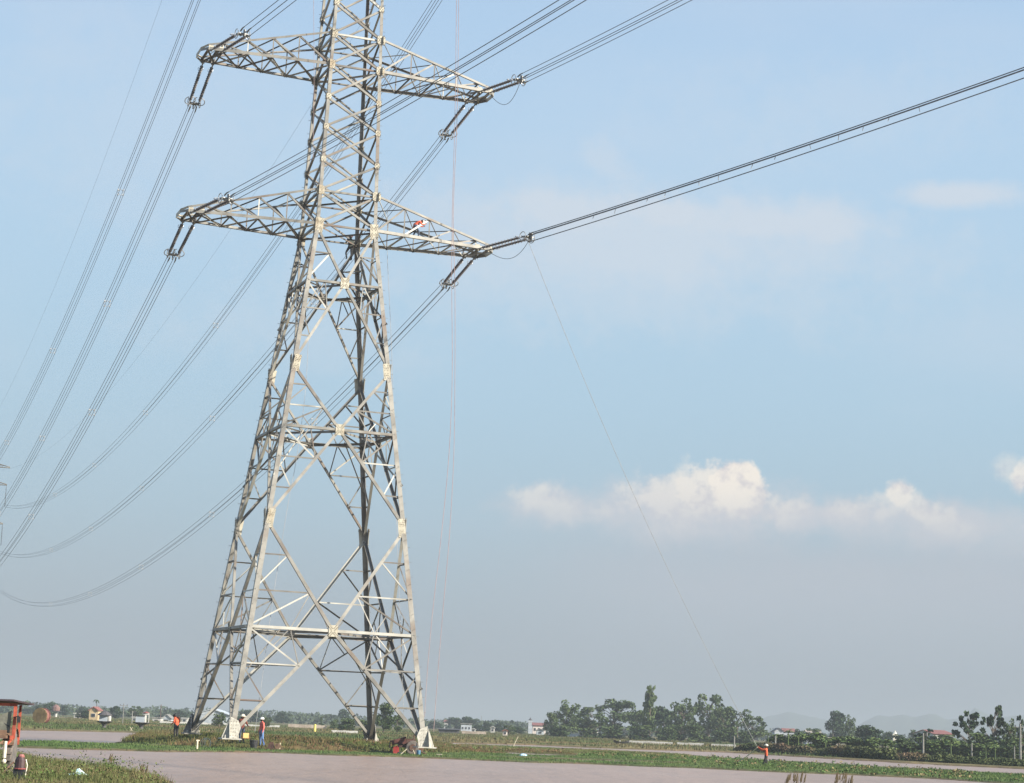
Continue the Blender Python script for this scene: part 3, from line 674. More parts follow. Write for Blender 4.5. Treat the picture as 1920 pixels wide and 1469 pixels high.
# ---------------------------------------------------------------- insulators and conductors
WI = {'R low in': [9.946129, 1.285367, 31.738715, 0.008967, 0.135267, 0.000708], 'R up in': [9.333377, 1.08151, 42.231357, 0.009106, 0.136155, 0.000683], 'R top in': [8.991896, 0.975669, 53.363721, 0.010079, 0.15027, 0.000756], 'L low in': [-8.918779, 1.685348, 31.924113, 0.009707, 0.160803, 0.000858], 'L up in': [-8.259421, 1.2815, 42.414337, 0.007701, 0.193352, 0.001021], 'L top in': [-7.786649, 0.975669, 52.379562, 0.006721, 0.202456, 0.001059], 'L gw in': [-8.143954, -0.593499, 60.367948, 0.01776, 0.171841, 0.000905], 'R gw in': [7.929814, -0.593499, 59.882862, -0.007239, 0.180074, 0.000963], 'R low out': [9.903763, -1.714486, 31.661662, 2.785385, -0.035216, 0.000959], 'R up out': [9.752064, -1.418368, 42.199686, 2.974942, 0.029683, 0.000997], 'L up out': [-8.243649, -1.618358, 42.385423, 2.991359, 0.015075, 0.000999], 'L low out': [-8.848106, -1.814481, 31.876644, 2.945794, 0.001093, 0.000992]}
WI['R top out'] = [9.0, -1.4, 52.95, 2.96, 0.02, 0.001]; WI['L top out'] = [-8.0, -1.4, 52.95, 2.98, 0.02, 0.001]
def wpt(q, t_): return np.array([q[0]+t_*math.sin(q[3]), q[1]+t_*math.cos(q[3]), q[2]-q[4]*t_+q[5]*t_*t_/2])
where = {'R low in': 'the lower right arm to the far pylon', 'R up in': 'the upper right arm to the far pylon', 'R top in': 'the topmost right arm to the far pylon',
         'L low in': 'the lower left arm to the far pylon', 'L up in': 'the upper left arm to the far pylon', 'L top in': 'the topmost left arm to the far pylon',
         'R low out': 'the lower right arm to the right edge', 'R up out': 'the upper right arm toward the viewer', 'L up out': 'the upper left arm toward the viewer',
         'L low out': 'the lower left arm across the pylon', 'R top out': 'the topmost right arm toward the viewer', 'L top out': 'the topmost left arm toward the viewer'}
def project(P_):
    d = np.asarray(P_, float)-CAM; z = d@FW; return 960+FPX*(d@RT)/z, 734.5-FPX*(d@UP)/z
YOKE = {}; TIE = ['first', 'second', 'third', 'fourth', 'fifth', 'sixth', 'seventh', 'eighth', 'ninth', 'tenth', 'eleventh', 'twelfth', 'last']
for key, q in WI.items():
    if 'gw' in key: continue
    inn = key.endswith('in'); side = 1 if key[0] == 'R' else -1
    LEN = 5.3 if inn else 4.3
    dirv = unit(wpt(q, 6)-wpt(q, 0)); acr = unit(np.cross(dirv, [0, 0, 1.0])); upv = np.cross(acr, dirv)
    lvl = key.split()[1]; hb, ht, tip = ARMS[lvl]; k_ = (tip-1.98)/(10.05-1.98); xa, xb = 1.98+(9.05-1.98)*k_, 1.98+(9.75-1.98)*k_
    sy_ = 1 if inn else -1
    A_ = [tw([side*xa, sy_*1.36, hb-.12]), tw([side*xb, sy_*1.36, hb-.12])]
    if side*acr[0] < 0: A_ = A_[::-1]
    A_.sort(key=lambda v: v@acr)
    Y0 = wpt(q, LEN); YOKE[key] = (Y0, dirv, acr, upv)
    root = thing('insulator_assembly', 'double dark insulator string with rings on ' + where[key], 'insulator', (A_[0]+A_[1])/2, group='tension insulator sets on the pylon')
    o3 = np.array(root.location)
    for i, s_ in enumerate((-1, 1)):
        a_ = A_[i]-o3; b_ = Y0+acr*s_*0.30-o3; L_ = np.linalg.norm(b_-a_); d_ = (b_-a_)/L_
        mb = MB(); mb.tube([a_, a_+d_*0.55], 0.045, 6); mb.ball(a_, 0.09); mb.tube([b_-d_*.3, b_], 0.05, 6)
        mb.build('end_fitting', IRON, root)
        prof = []; n_ = int((L_-0.85)/0.15)
        for j in range(n_):
            h_ = 0.55+j*0.15; prof += [(0.035, h_), (0.085 if j % 2 else 0.115, h_+0.04), (0.035, h_+0.07)]
        mb = MB(); mb.lathe(a_, prof, 8, axis=d_); mb.build('insulator_string', GLASSY, root)
        mb = MB(); mb.ring(b_-d_*0.35+upv*0.02, d_*0.35+acr*s_*0.2+upv*0.9, 0.36, 0.030, 18, 5, 0.0 if i == 0 else 0.6, 5.6 if i == 0 else 6.1)
        mb.tube([b_-d_*.35-acr*.36*s_*0.0, b_-d_*.35+upv*.1, b_], .02, 4); mb.build('grading_ring', RINGM, root)
        mb = MB(); mb.ring(b_-d_*0.10+acr*s_*0.08, acr, 0.30, 0.028, 16, 5); mb.build('grading_ring', RINGM, root)
        mb = MB(); mb.ring(a_+d_*1.0+upv*.06, d_+acr*.4, 0.17, 0.020, 12, 4, 0.3, 5.5); mb.build('arcing_horn', RINGM, root)
    mb = MB(); y_ = Y0-o3
    mb.plate([y_-acr*.40-dirv*.12, y_+acr*.40-dirv*.12, y_+acr*.30+dirv*.18, y_-acr*.30+dirv*.18], upv, 0.06); mb.plate([y_-upv*.30+dirv*.1, y_+upv*.28+dirv*.1, y_+upv*.2+dirv*.4, y_-upv*.22+dirv*.4], acr, 0.05)
    mb.build('yoke_plate', IRON, root)
    # four sub-conductors of a bundle
    offs = [(-.22, .22), (.22, .22), (-.22, -.22), (.22, -.22)]
    grp = 'cables from ' + where[key]
    if key == 'R low out': offs = [(-.20, .20), (.10, .17), (.0, .08), (.20, -.42)]
    ts = list(np.linspace(0, 60, 25))+list(np.linspace(66, 343, 60)) if inn else list(np.linspace(0, 150, 60))
    pts0 = [wpt(q, LEN+.3+t_) for t_ in ts]
    WL = []
    for j, (oa, ou) in enumerate(offs):
        mb = MB(); s0 = y_+acr*oa*.9+upv*ou*.7+dirv*.1; mb.tube([s0, pts0[0]+acr*oa+upv*ou-o3+dirv*.2, pts0[0]+acr*oa+upv*ou-o3+dirv*.55], [.05, .045, .03], 6)
        mb.build('strain_clamp', IRON, root)
        fade = [1.0 for t_ in ts]
        mb = MB(); mb.tube([p_+acr*oa+np.array([0, 0, 1.])*ou+np.array([0, 0, -0.0012*(j-1.5)*t_*(1-t_/343.0) if inn else 0.0]) for p_, t_ in zip(pts0, ts)], (0.019 if inn else 0.022) if key != 'R low out' else 0.03, 5)
        w_ = mb.build('conductor', WIRE, None, smooth=True)
        WL.append((project((pts0[8 if inn else 12]+acr*oa+np.array([0, 0, 1.])*ou))[0 if inn else 1], w_))
    for nm_o, (_, w_) in zip(('leftmost' if inn else 'topmost', 'second', 'third', 'rightmost' if inn else 'bottom one'), sorted(WL, key=lambda a_: a_[0])):
        tag(w_, nm_o + ' of four grey cables from ' + where[key], 'overhead cable', grp)
    if inn:
        for t_, on_ in zip((38, 84, 132, 182, 236), ('nearest', 'second', 'third', 'fourth', 'farthest')):
            c_ = wpt(q, LEN+.3+t_); mb = MB()
            for oa, ou in offs: mb.box(c_+acr*oa+[0, 0, ou], (.10, .18, .10))
            mb.ring(c_, dirv, 0.30, 0.022, 4, 4)
            tag(mb.build('bundle_spacer', RINGM), on_ + ' metal spacer on cables from ' + where[key], 'cable spacer', 'spacers on cables from ' + where[key])
    elif key == 'R low out':
        r_ = random.Random(4)
        for i in range(13):
            t_ = 6+i*2.1+r_.random(); c_ = wpt(q, LEN+t_)+acr*.05+[0, 0, .02]; mb = MB()
            mb.tube([c_, c_+[r_.uniform(-.1, .1), r_.uniform(-.1, .1), -.16-.12*r_.random()]], .022, 4)
            tag(mb.build('tie_end', ROPE_G), TIE[i] + ' loose tie end along the thick roped cable, counted from the insulators', 'tie', 'loose tie ends under the thick roped cable')
for key, lab in (('L gw in', 'thin earth wire running from the left of the pylon top to the far pylon'), ('R gw in', 'thin earth wire running from the right of the pylon top to the far pylon')):
    q = WI[key]; mb = MB(); mb.tube([wpt(q, t_) for t_ in np.linspace(0, 348, 90)], 0.008, 5); tag(mb.build('earth_wire', WIRE), lab, 'overhead cable')
# slack jumper tails under the outgoing insulators
for key, lab, sag in (('R low out', 'slack jumper cable looping under the lower right outgoing insulators', 0.75), ('R up out', 'slack jumper cable looping under the upper right outgoing insulators', 0.95)):
    lvl = key.split()[1]; hb, ht, tip = ARMS[lvl]
    a_ = tw([tip+.15, -.7, hb-.1]); b_ = YOKE[key][0]-YOKE[key][3]*.3
    mb = MB(); mb.tube([lerp(a_, b_, s_)+np.array([0, 0, -4*sag*s_*(1-s_)*(0.7+.6*s_)]) for s_ in np.linspace(0, 1, 18)], .018, 5)
    tag(mb.build('jumper_cable', WIRE), lab, 'cable')
# rigging ropes
def on_y(x, y, Y):
    d = TT.T@ray(x, y); o = TT.T@CAM; return TT@(o+d*(Y-o[1])/d[1])
def rope(pts, r, m_, name, lab, cat='rope', grp=None):
    P_ = [on_y(x, y, Y) for x, y, Y in pts]
    Q = []
    for i in range(len(P_)-1):
        p0 = P_[max(i-1, 0)]; p1 = P_[i]; p2 = P_[i+1]; p3 = P_[min(i+2, len(P_)-1)]
        for s_ in (0, .25, .5, .75): Q.append(0.5*((2*p1)+(-p0+p2)*s_+(2*p0-5*p1+4*p2-p3)*s_*s_+(-p0+3*p1-3*p2+p3)*s_**3))
    Q.append(P_[-1]); mb = MB(); mb.tube(Q, r, 5); o_ = mb.build(name, m_); tag(o_, lab, cat, grp); return o_
rope([(857, -190, -1.9), (856, 0, -2), (853, 220, -2.1), (848, 400, -2.3), (847, 540, -2.6), (848, 700, -3), (842, 850, -3.6), (828, 1000, -4.4), (812, 1140, -5.2), (802, 1250, -5.8), (796, 1345, -6.3)], .017, ROPE_P, 'hoisting_rope', 'pinkish hoisting rope hanging past both right crossarms, the strand nearer the pylon leg')
rope([(858, -190, -1.8), (860, 0, -2), (857, 220, -2.1), (850, 400, -2.3), (853, 540, -2.6), (853, 700, -3), (851, 850, -3.6), (843, 1000, -4.4), (831, 1140, -5.2), (822, 1250, -5.8), (813, 1372, -6.4)], .017, ROPE_P, 'hoisting_rope', 'pinkish hoisting rope hanging past both right crossarms, the outer strand')
rope([(727, 395, 1.0), (726, 470, 1.0), (730, 560, .9), (734, 650, .6), (737, 740, .2), (741, 900, -1), (748, 1100, -2.6), (757, 1340, -4.5)], .014, ROPE_G, 'hoisting_rope', 'thin dark rope dropping from the lower right crossarm beside the leg')
rope([(578, 640, -2.0), (572, 740, -2.5), (556, 860, -3.0), (541, 940, -3.4), (523, 1050, -4), (508, 1150, -4.6), (488, 1300, -5.2), (478, 1372, -5.6)], .013, ROPE_G, 'hoisting_rope', 'thin grey rope hanging inside the left side of the pylon')
rope([(588, -120, -2.2), (588, 0, -2.2), (589, 140, -2.2), (587, 300, -2.2)], .012, ROPE_P, 'hoisting_rope', 'faint pink rope hanging beside the upper left of the pylon body')

# ---------------------------------------------------------------- the next pylon, far off
def far_pylon(x0, y0, z0, H=58):
    ft = thing('lattice_tower', 'small hazy suspension pylon far off, only its arm ends showing at the left edge', 'pylon', (x0, y0, z0))
    hw = lambda h: 6.0*(1-h/H)**1.1+0.9*h/H
    for sx in (-1, 1):
        for sy_ in (-1, 1):
            mb = MB(); hs = np.linspace(0, H, 7)
            for a_, b_ in zip(hs[:-1], hs[1:]): mb.angle([sx*hw(a_), sy_*hw(a_), a_], [sx*hw(b_), sy_*hw(b_), b_], [-sx, 0, 0], [0, -sy_, 0], .25, .04)
            mb.build('leg', STEEL2, ft)
    hs = [0, 7, 13, 18.5, 23.5, 28, 32, 36, 40, 44, 48, 52, 55, 58]
    for a_, b_ in zip(hs[:-1], hs[1:]):
        mb = MB()
        for fi, ((ax_, ay_), (bx_, by_)) in enumerate(FACES):
            for p_, q_ in (((ax_, ay_), (bx_, by_)), ((bx_, by_), (ax_, ay_))):
                mb.tube([[p_[0]*hw(a_), p_[1]*hw(a_), a_], [q_[0]*hw(b_), q_[1]*hw(b_), b_]], .07, 4)
            mb.tube([[ax_*hw(b_), ay_*hw(b_), b_], [bx_*hw(b_), by_*hw(b_), b_]], .06, 4)
        mb.build('bracing_panel', STEEL2, ft)
    for h, L, ins in ((H-2.2, 9.6, 0), (H-6.2, 9.2, 1), (H-15.1, 9.0, 1), (H-24.2, 9.0, 1)):
        for sx in (-1, 1):
            mb = MB(); w0 = hw(h)
            for sy_ in (-1, 1):
                mb.tube([[sx*w0, sy_*w0, h], [sx*L, 0, h]], .10, 4); mb.tube([[sx*w0, sy_*w0, h+2.0], [sx*L, 0, h+.15]], .09, 4)
                for k_ in range(1, 5):
                    s_ = k_/5; s2 = (k_-1)/5; a_ = [sx*(w0+(L-w0)*s_), sy_*w0*(1-s_), h]; b_ = [sx*(w0+(L-w0)*s_), sy_*w0*(1-s_), h+.15+1.85*(1-s_)]; c_ = [sx*(w0+(L-w0)*s2), sy_*w0*(1-s2), h]
                    mb.tube([a_, b_], .04, 4); mb.tube([c_, b_], .04, 4)
            arm = mb.build('crossarm', STEEL2, ft)
            if ins:
                mb = MB(); mb.lathe([sx*(L-.1), 0, h-5.0], [(.04, 0)]+[(r_, .3+.3*j+o_) for j in range(14) for r_, o_ in ((.04, 0), (.12, .1), (.04, .16))]+[(.04, 4.9)], 6); mb.build('insulator_string', GLASSY, arm)
    return ft
far_pylon(3.3, 347.3, -0.6, 58.2)

# ---------------------------------------------------------------- trees
def crown_mesh(name, seed, kind, matl):
    r = np.random.RandomState(seed); C_ = []
    if kind == 'round':   nl, n, sz, fill = 17, 2200, .040, .35
    elif kind == 'loose': nl, n, sz, fill = 34, 1900, .033, .35
    elif kind == 'sparse': nl, n, sz, fill = 36, 1100, .050, .9
    elif kind == 'tall': nl, n, sz, fill = 30, 1100, .05, .5
    elif kind == 'bush': nl, n, sz, fill = 20, 1500, .052, .5
    for i in range(nl):
        a = r.uniform(0, 2*PI); t = r.uniform(0, 1)
        if kind == 'tall': z = .14+.78*t; rad = (.36*(1-t)**.7+.12)*r.uniform(.1, 1.1); lr = r.uniform(.06, .13)*(1.15-t*.4)
        elif kind == 'bush': z = .08+.76*t; rad = .40*math.sqrt(max(0, 1-((z-.25)/.72)**2))*r.uniform(.2, 1); lr = r.uniform(.12, .2)
        elif kind == 'sparse': z = .22+.72*t; rad = .46*math.sqrt(max(0.02, 1-((z-.5)/.52)**2))*r.uniform(.3, 1); lr = r.uniform(.035, .065)
        else: z = .20+.70*t; rad = .38*math.sqrt(max(0.02, 1-((z-.52)/.5)**2))*r.uniform(.3, 1.05); lr = r.uniform(.06, .125) if kind == 'loose' else r.uniform(.11, .19)
        C_.append((rad*math.cos(a), rad*math.sin(a), z, lr))
    C_ = np.array(C_); k = r.choice(len(C_), n, p=C_[:, 3]**2/np.sum(C_[:, 3]**2))
    d = r.normal(size=(n, 3)); d /= np.linalg.norm(d, axis=1)[:, None]
    rr = C_[k, 3]*np.where(r.rand(n) < fill, r.rand(n)**.5, r.uniform(.8, 1.12, n)); P = C_[k, :3]+d*rr[:, None]*[1, 1, .85]
    P[:, 2] = np.clip(P[:, 2], .03, 1.05)
    s_ = sz*r.uniform(.55, 1.3, n); u = r.normal(size=(n, 3)); u /= np.linalg.norm(u, axis=1)[:, None]; v = np.cross(u, r.normal(size=(n, 3))); v /= np.linalg.norm(v, axis=1)[:, None]
    u *= s_[:, None]; v *= (s_*.7)[:, None]
    V_ = np.stack([P-u, P-v*.9+u*.1, P+u, P+v], 1).reshape(-1, 3)
    me = bpy.data.meshes.new(name); F_ = np.arange(n*4)
    me.vertices.add(n*4); me.vertices.foreach_set('co', V_.astype(np.float32).ravel()); me.loops.add(n*4); me.loops.foreach_set('vertex_index', F_.astype(np.int32))
    me.polygons.add(n); me.polygons.foreach_set('loop_start', np.arange(0, n*4, 4, dtype=np.int32)); me.polygons.foreach_set('loop_total', np.full(n, 4, np.int32)); me.update(calc_edges=True)
    me.materials.append(matl)
    # trunk and limbs reaching the lobes
    mb = MB(); top = .55 if kind != 'tall' else .8
    mb.tube([[0, 0, -.03], [.01, 0, .2], [-.012, .01, top*.7], [0, 0, top]], [.028, .022, .014, .008], 6)
    for i in range(0, len(C_), 2 if len(C_) < 30 else 1):
        c = C_[i]; z0 = max(.12, c[2]-.22); mb.tube([[0, 0, z0], [c[0]*.5, c[1]*.5, (z0+c[2])/2+.02], c[:3]], [.010, .007, .003], 4)
    tm = bpy.data.meshes.new('trunk'); tm.from_pydata(mb.v, [], mb.f); tm.materials.append(BARK); tm.update()
    return me, tm
CR = {'round': [crown_mesh('crown', 11+i, 'round', LEAF[1]) for i in range(3)], 'loose': [crown_mesh('crown', 31+i, 'loose', LEAF[0]) for i in range(4)],
      'sparse': [crown_mesh('crown', 51+i, 'sparse', LEAF[1]) for i in range(3)], 'tall': [crown_mesh('crown', 71, 'tall', LEAF[0])],
      'bush': [crown_mesh('bush', 81+i, 'bush', LEAF[0]) for i in range(2)], 'lbush': [crown_mesh('bush', 91+i, 'bush', LEAF[2]) for i in range(2)]}
GF = -0.55
def tree(x, ytop, wpx, D, kind, label, cat='tree', group='trees on the horizon', v=0, rz=None, name=None, base=GF):
    c = spot(x, D, base); h = hz(x, ytop, D)-base; w_ = m2(wpx, D)
    bush = kind in ('bush', 'lbush')
    t_ = thing(name or ('shrub' if bush else 'broadleaf_tree'), label, cat, c, rz if rz is not None else random.uniform(0, 6.28), group, (w_, w_, h))
    cm, tm = CR[kind][v % len(CR[kind])]
    o = bpy.data.objects.new('foliage' if bush else 'crown', cm); COL.objects.link(o); o.parent = t_
    o = bpy.data.objects.new('stem' if bush else 'trunk', tm); COL.objects.link(o); o.parent = t_
    return t_
def palm(x, ytop, wpx, D, label, lean=0.0, cat='palm', name='palm_tree', m_=1, nf=11, group='palms and banana plants', base=GF, droop=.5):
    c = spot(x, D, base); H = hz(x, ytop, D)-base; R_ = m2(wpx, D)/2; t_ = thing(name, label, cat, c, random.uniform(0, 6), group)
    mb = MB(); th = H-R_*.55; mb.tube([[0, 0, -.1], [lean*.3, 0, th*.5], [lean, 0, th]], [R_*.09+.04, R_*.07+.03, R_*.06+.02], 6); mb.build('trunk', BARK if m_ == 1 else LEAF[0], t_)
    mb = MB()
    for k_ in range(nf):
        a = 2*PI*k_/nf+random.uniform(-.2, .2); up_ = random.uniform(.15, .75); p0 = np.array([lean, 0, th]); dr = np.array([math.cos(a), math.sin(a), 0]); sd_ = np.array([-math.sin(a), math.cos(a), 0])
        sp_ = [p0+dr*R_*s_+np.array([0, 0, R_*(up_*s_*1.3-droop*1.7*s_*s_)]) for s_ in (0, .3, .6, .85, 1.0)]; wd = [.03, .16, .18, .12, .01]
        vs = []
        for p_, w_ in zip(sp_, wd): vs += [p_-sd_*w_*R_+[0, 0, -.05*R_], p_+[0, 0, .02*R_], p_+sd_*w_*R_+[0, 0, -.05*R_]]
        mb.add(vs, [(i*3+j, i*3+j+1, i*3+j+4, i*3+j+3) for i in range(4) for j in range(2)])
    mb.build('frond_crown', LEAF[m_], t_); return t_
# the near row right of the pylon (about 480 m off)
ROW = [(1034, 1336, 34, 'loose', 0, 'leftmost loose crowned tree of the tall row, beside the red roofed hall'), (1062, 1314, 62, 'loose', 1, 'wide ragged tree at the left end of the tall row'),
       (1110, 1326, 60, 'loose', 2, 'mid green tree with sky holes in the tall row, above the white box'), (1150, 1311, 86, 'loose', 3, 'broadest domed tree of the row, left of the slender tallest one'),
       (1188, 1332, 50, 'loose', 0, 'lower shaggy tree squeezed against the slender tallest tree'), (1218, 1283, 40, 'tall', 0, 'slender tallest tree with a leaning tip, rising above the whole row'),
       (1245, 1330, 56, 'round', 1, 'dark rounded tree directly right of the slender tallest one'), (1278, 1311, 66, 'loose', 1, 'dense dark tree with a bumpy top in the middle of the row'),
       (1328, 1302, 72, 'loose', 2, 'high spreading tree with separate leaf clumps near the right of the row'), (1355, 1326, 48, 'loose', 3, 'open leaning tree between the spreading tree and the end of the row'),
       (1382, 1326, 50, 'loose', 0, 'loose tree behind the thin rope at the right of the row'), (1412, 1343, 52, 'loose', 2, 'low sloping tree that ends the tall row on the right')]
for i, (x, yt, wp, kd, v, lb) in enumerate(ROW): tree(x, yt, wp*1.22, 455+((i*37) % 60), kd, lb, group='row of tall trees beyond the paddies', v=v)
UND = [(1050, 1352, 50, 'under the leftmost ragged tree'), (1100, 1358, 56, 'behind the white box'), (1150, 1356, 60, 'under the broad domed tree'), (1205, 1352, 60, 'at the foot of the slender tallest tree'),
       (1255, 1350, 60, 'right of the slender tallest tree'), (1305, 1350, 60, 'under the spreading tree'), (1352, 1356, 56, 'above the right part of the white strip'), (1400, 1362, 56, 'below the sloping end tree')]
for i, (x, yt, wp, lb) in enumerate(UND): tree(x, yt+8, wp, 430, 'bush', 'dark bushy undergrowth ' + lb, 'bush', 'undergrowth below the tall row', i)
OTH = [(1562, 1333, 56, 560, 'round', 0, 'big dark domed tree standing alone before the blue hills'), (1594, 1342, 28, 500, 'loose', 1, 'narrow dark tree leaning on the big domed tree'),
       (1530, 1366, 46, 420, 'loose', 2, 'low bushy tree left of the big domed tree'), (1500, 1366, 26, 520, 'round', 2, 'small round tree behind the long red roof'),
       (1632, 1364, 60, 380, 'round', 1, 'low wide tree right of the big domed tree'), (1684, 1376, 50, 420, 'round', 2, 'rounded low tree below the cream spire'),
       (1665, 1372, 30, 560, 'round', 0, 'small dark tree just left of the cream spire'), (1712, 1368, 26, 560, 'tall', 0, 'small pointed tree between the cream spire and the twin poles'),
       (1772, 1378, 60, 330, 'bush', 1, 'dark bushy tree below the white gabled building'), (1736, 1366, 44, 300, 'sparse', 0, 'flat topped tree right behind the twin concrete poles'),
       (1818, 1336, 66, 275, 'sparse', 1, 'sparse tree with separate dark leaf balls, left of the tallest sparse one'), (1862, 1324, 58, 270, 'sparse', 2, 'tallest sparse tree with dark leaf balls against the sky near the right edge'),
       (1894, 1350, 36, 275, 'loose', 1, 'mid green tree between the tallest sparse tree and the edge pole'), (1917, 1342, 34, 280, 'sparse', 0, 'dark tree behind the pole at the right edge'),
       (1845, 1376, 70, 265, 'bush', 0, 'dense green bush under the two sparse trees'), (1900, 1384, 60, 262, 'bush', 1, 'dense green bush beside the right edge pole'), (1795, 1384, 46, 268, 'lbush', 0, 'yellowish bush left of the sparse trees'),
       (720, 1318, 52, 330, 'loose', 0, 'loose tree seen right behind the dark rear pylon leg'), (745, 1340, 30, 340, 'loose', 3, 'small tree right of the rear pylon leg, above the winch'),
       (412, 1336, 34, 320, 'loose', 1, 'dark green tree behind the near left pylon leg'), (500, 1345, 22, 350, 'loose', 2, 'small tree behind the worker in the white helmet'),
       (654, 1347, 46, 360, 'bush', 0, 'dark hedge-like tree behind the inner diagonal brace'), (684, 1350, 30, 360, 'bush', 1, 'dark bushy tree left of the rear pylon leg'), (626, 1349, 24, 420, 'bush', 0, 'bushy tree at the right end of the long brown wall'),
       (645, 1332, 26, 720, 'round', 1, 'rounded hazy tree rising over the hedge left of the rear leg'), (532, 1333, 34, 720, 'round', 2, 'round hazy tree between the helmeted worker and the long wall'), (603, 1342, 9, 520, 'tall', 0, 'tiny cypress-like tree above the long brown wall'),
       (470, 1331, 44, 760, 'round', 0, 'hazy rounded tree between the near leg and the helmeted worker'), (445, 1344, 30, 600, 'round', 1, 'low hazy tree right behind the near left leg'),
       (337, 1330, 34, 700, 'round', 2, 'hazy tree just left of the far left pylon leg'), (300, 1340, 40, 760, 'round', 0, 'low hazy tree between the shrine and the orange shirted worker'),
       (253, 1324, 34, 600, 'loose', 2, 'feathery hazy tree above the white shrine with the red cap'), (216, 1326, 28, 560, 'round', 1, 'dark round tree behind the small shrine with the dark roof'), (160, 1330, 34, 480, 'round', 2, 'dark green tree behind the tan house'),
       (150, 1325, 26, 820, 'round', 0, 'hazy round tree left of the tan house'), (119, 1325, 24, 760, 'round', 1, 'hazy tree right of the pole with the red head'), (92, 1315, 32, 620, 'round', 2, 'tallest rounded tree behind the big cable drum'), (77, 1322, 22, 640, 'round', 0, 'rounded tree behind the left part of the cable drum'),
       (54, 1328, 32, 820, 'round', 1, 'hazy tree just right of the orange machine roof'), (14, 1322, 50, 900, 'round', 2, 'hazy treetops over the orange machine roof'),
       (236, 1352, 26, 420, 'bush', 1, 'low bush between the two shrines'), (898, 1360, 26, 600, 'round', 1, 'dark tree left of the small cream house'), (936, 1354, 24, 640, 'round', 2, 'dark round tree left of the church tower'), (955, 1360, 30, 420, 'loose', 2, 'leafy tree behind the slanting bamboo pole'),
       (976, 1362, 36, 560, 'round', 0, 'dark low tree against the church tower'), (917, 1353, 24, 640, 'round', 2, 'dark round tree at the right end of the village'), (852, 1345, 40, 800, 'round', 0, 'hazy treetop above the village houses'), (880, 1346, 44, 780, 'round', 1, 'broad hazy treetop above the grey-white houses'), (818, 1352, 30, 760, 'round', 2, 'hazy tree right behind the right front pylon leg')]
for i, (x, yt, wp, D, kd, v, lb) in enumerate(OTH): tree(x, yt, wp*1.1, D, kd, lb, cat='bush' if 'bush' in kd else 'tree', v=v)
palm(183, 1311, 13, 430, 'thin palm with a tufted top blown sideways above the tan house', lean=.7, droop=.7)
PB = [(1478, 1366, 18, 240, 'banana-like plant with upright dark leaf behind the man with the rope'), (1440, 1373, 14, 245, 'dark broad leaved plant above the cap of the man with the rope'), (1497, 1370, 20, 235, 'tall broad leaved plant left of the low red roofs'), (1548, 1382, 20, 235, 'yellow green banana plant right of the low red roofs'),
      (1640, 1390, 18, 240, 'light green banana plant left of the twin poles'), (1783, 1383, 22, 245, 'small palm in front of the white gabled building'), (1660, 1392, 16, 240, 'orange tinted banana plant near the twin poles'), (1848, 1394, 18, 240, 'yellowish palm under the sparse trees'), (1866, 1396, 14, 240, 'leaning banana plant under the sparse trees')]
for i, (x, yt, wp, D, lb) in enumerate(PB): palm(x, yt, wp*1.15, D, lb, name='banana_plant', cat='banana plant', m_=0 if i < 3 else 2, nf=8, droop=.35)
LB = [(1478, 1384, 44, 'hiding the walls of the long red roofed house'), (1455, 1386, 36, 'under the dark roofed house'), (1540, 1384, 44, 'under the brownish roofed house'), (1768, 1391, 50, 'hiding the walls of the white building'), (1738, 1388, 40, 'around the feet of the twin poles'), (1840, 1398, 50, 'under the left sparse tree'), (1885, 1402, 50, 'under the tallest sparse tree'), (1515, 1380, 50, 'behind the man with the rope'), (1470, 1384, 44, 'above the left end of the hedge'), (1572, 1386, 50, 'below the big domed tree'), (1612, 1390, 46, 'right of the big domed tree, behind the hedge'), (1655, 1390, 50, 'left of the twin poles'), (1700, 1392, 50, 'between the small palms and twin poles'), (1752, 1396, 50, 'right of the twin poles'), (1808, 1400, 50, 'left of the leaning banana plant')]
for i, (x, yt, wp, lb) in enumerate(LB): tree(x, yt-7, wp*1.5, 255, 'lbush' if i % 2 else 'bush', 'leafy green bush ' + lb, 'bush', 'bushes behind the right bank hedge', i)
# far woods: one mass on the horizon
def leaf_mass(name, pts, s_, tint, **props):
    n = len(pts); r = np.random.RandomState(5); u = r.normal(size=(n, 3)); u /= np.linalg.norm(u, axis=1)[:, None]; v = np.cross(u, r.normal(size=(n, 3))); v /= np.linalg.norm(v, axis=1)[:, None]
    ss = s_*r.uniform(.5, 1.3, (n, 1)); V_ = np.stack([pts-u*ss, pts-v*ss*.8, pts+u*ss, pts+v*ss*.8], 1).reshape(-1, 3)
    return soup(name, V_, np.arange(n*4).reshape(-1, 4), tint*r.uniform(.7, 1.3, (n, 1)), **props)
r = np.random.RandomState(8); P_ = []; 
for D0, hm, n in ((900, 3.9, 11000), (1250, 5.6, 12000), (1700, 7.5, 9000)):
    xs = r.uniform(-350, 2300, n); u = r.rand(n)**.7
    top = hm*(0.35+1.1*fbm(xs*0.021+D0, np.zeros(n)+D0*.3, 5)); top = np.where((xs > 560)&(xs < 1000)|(xs < 330), top, top*1.0)
    D = D0*r.uniform(.95, 1.05, n)
    d_ = np.array([unit([*ray(x_, HOR(x_))[:2], 0]) for x_ in xs]); q = CAM+d_*D[:, None]; q[:, 2] = GF+top*u; P_.append(q)
P_ = np.vstack(P_); leaf_mass('far_woods', P_, 0.9, np.tile([.045, .065, .035], (len(P_), 1)), kind='stuff', label='dim far-off woods and village trees along the horizon', category='woods')
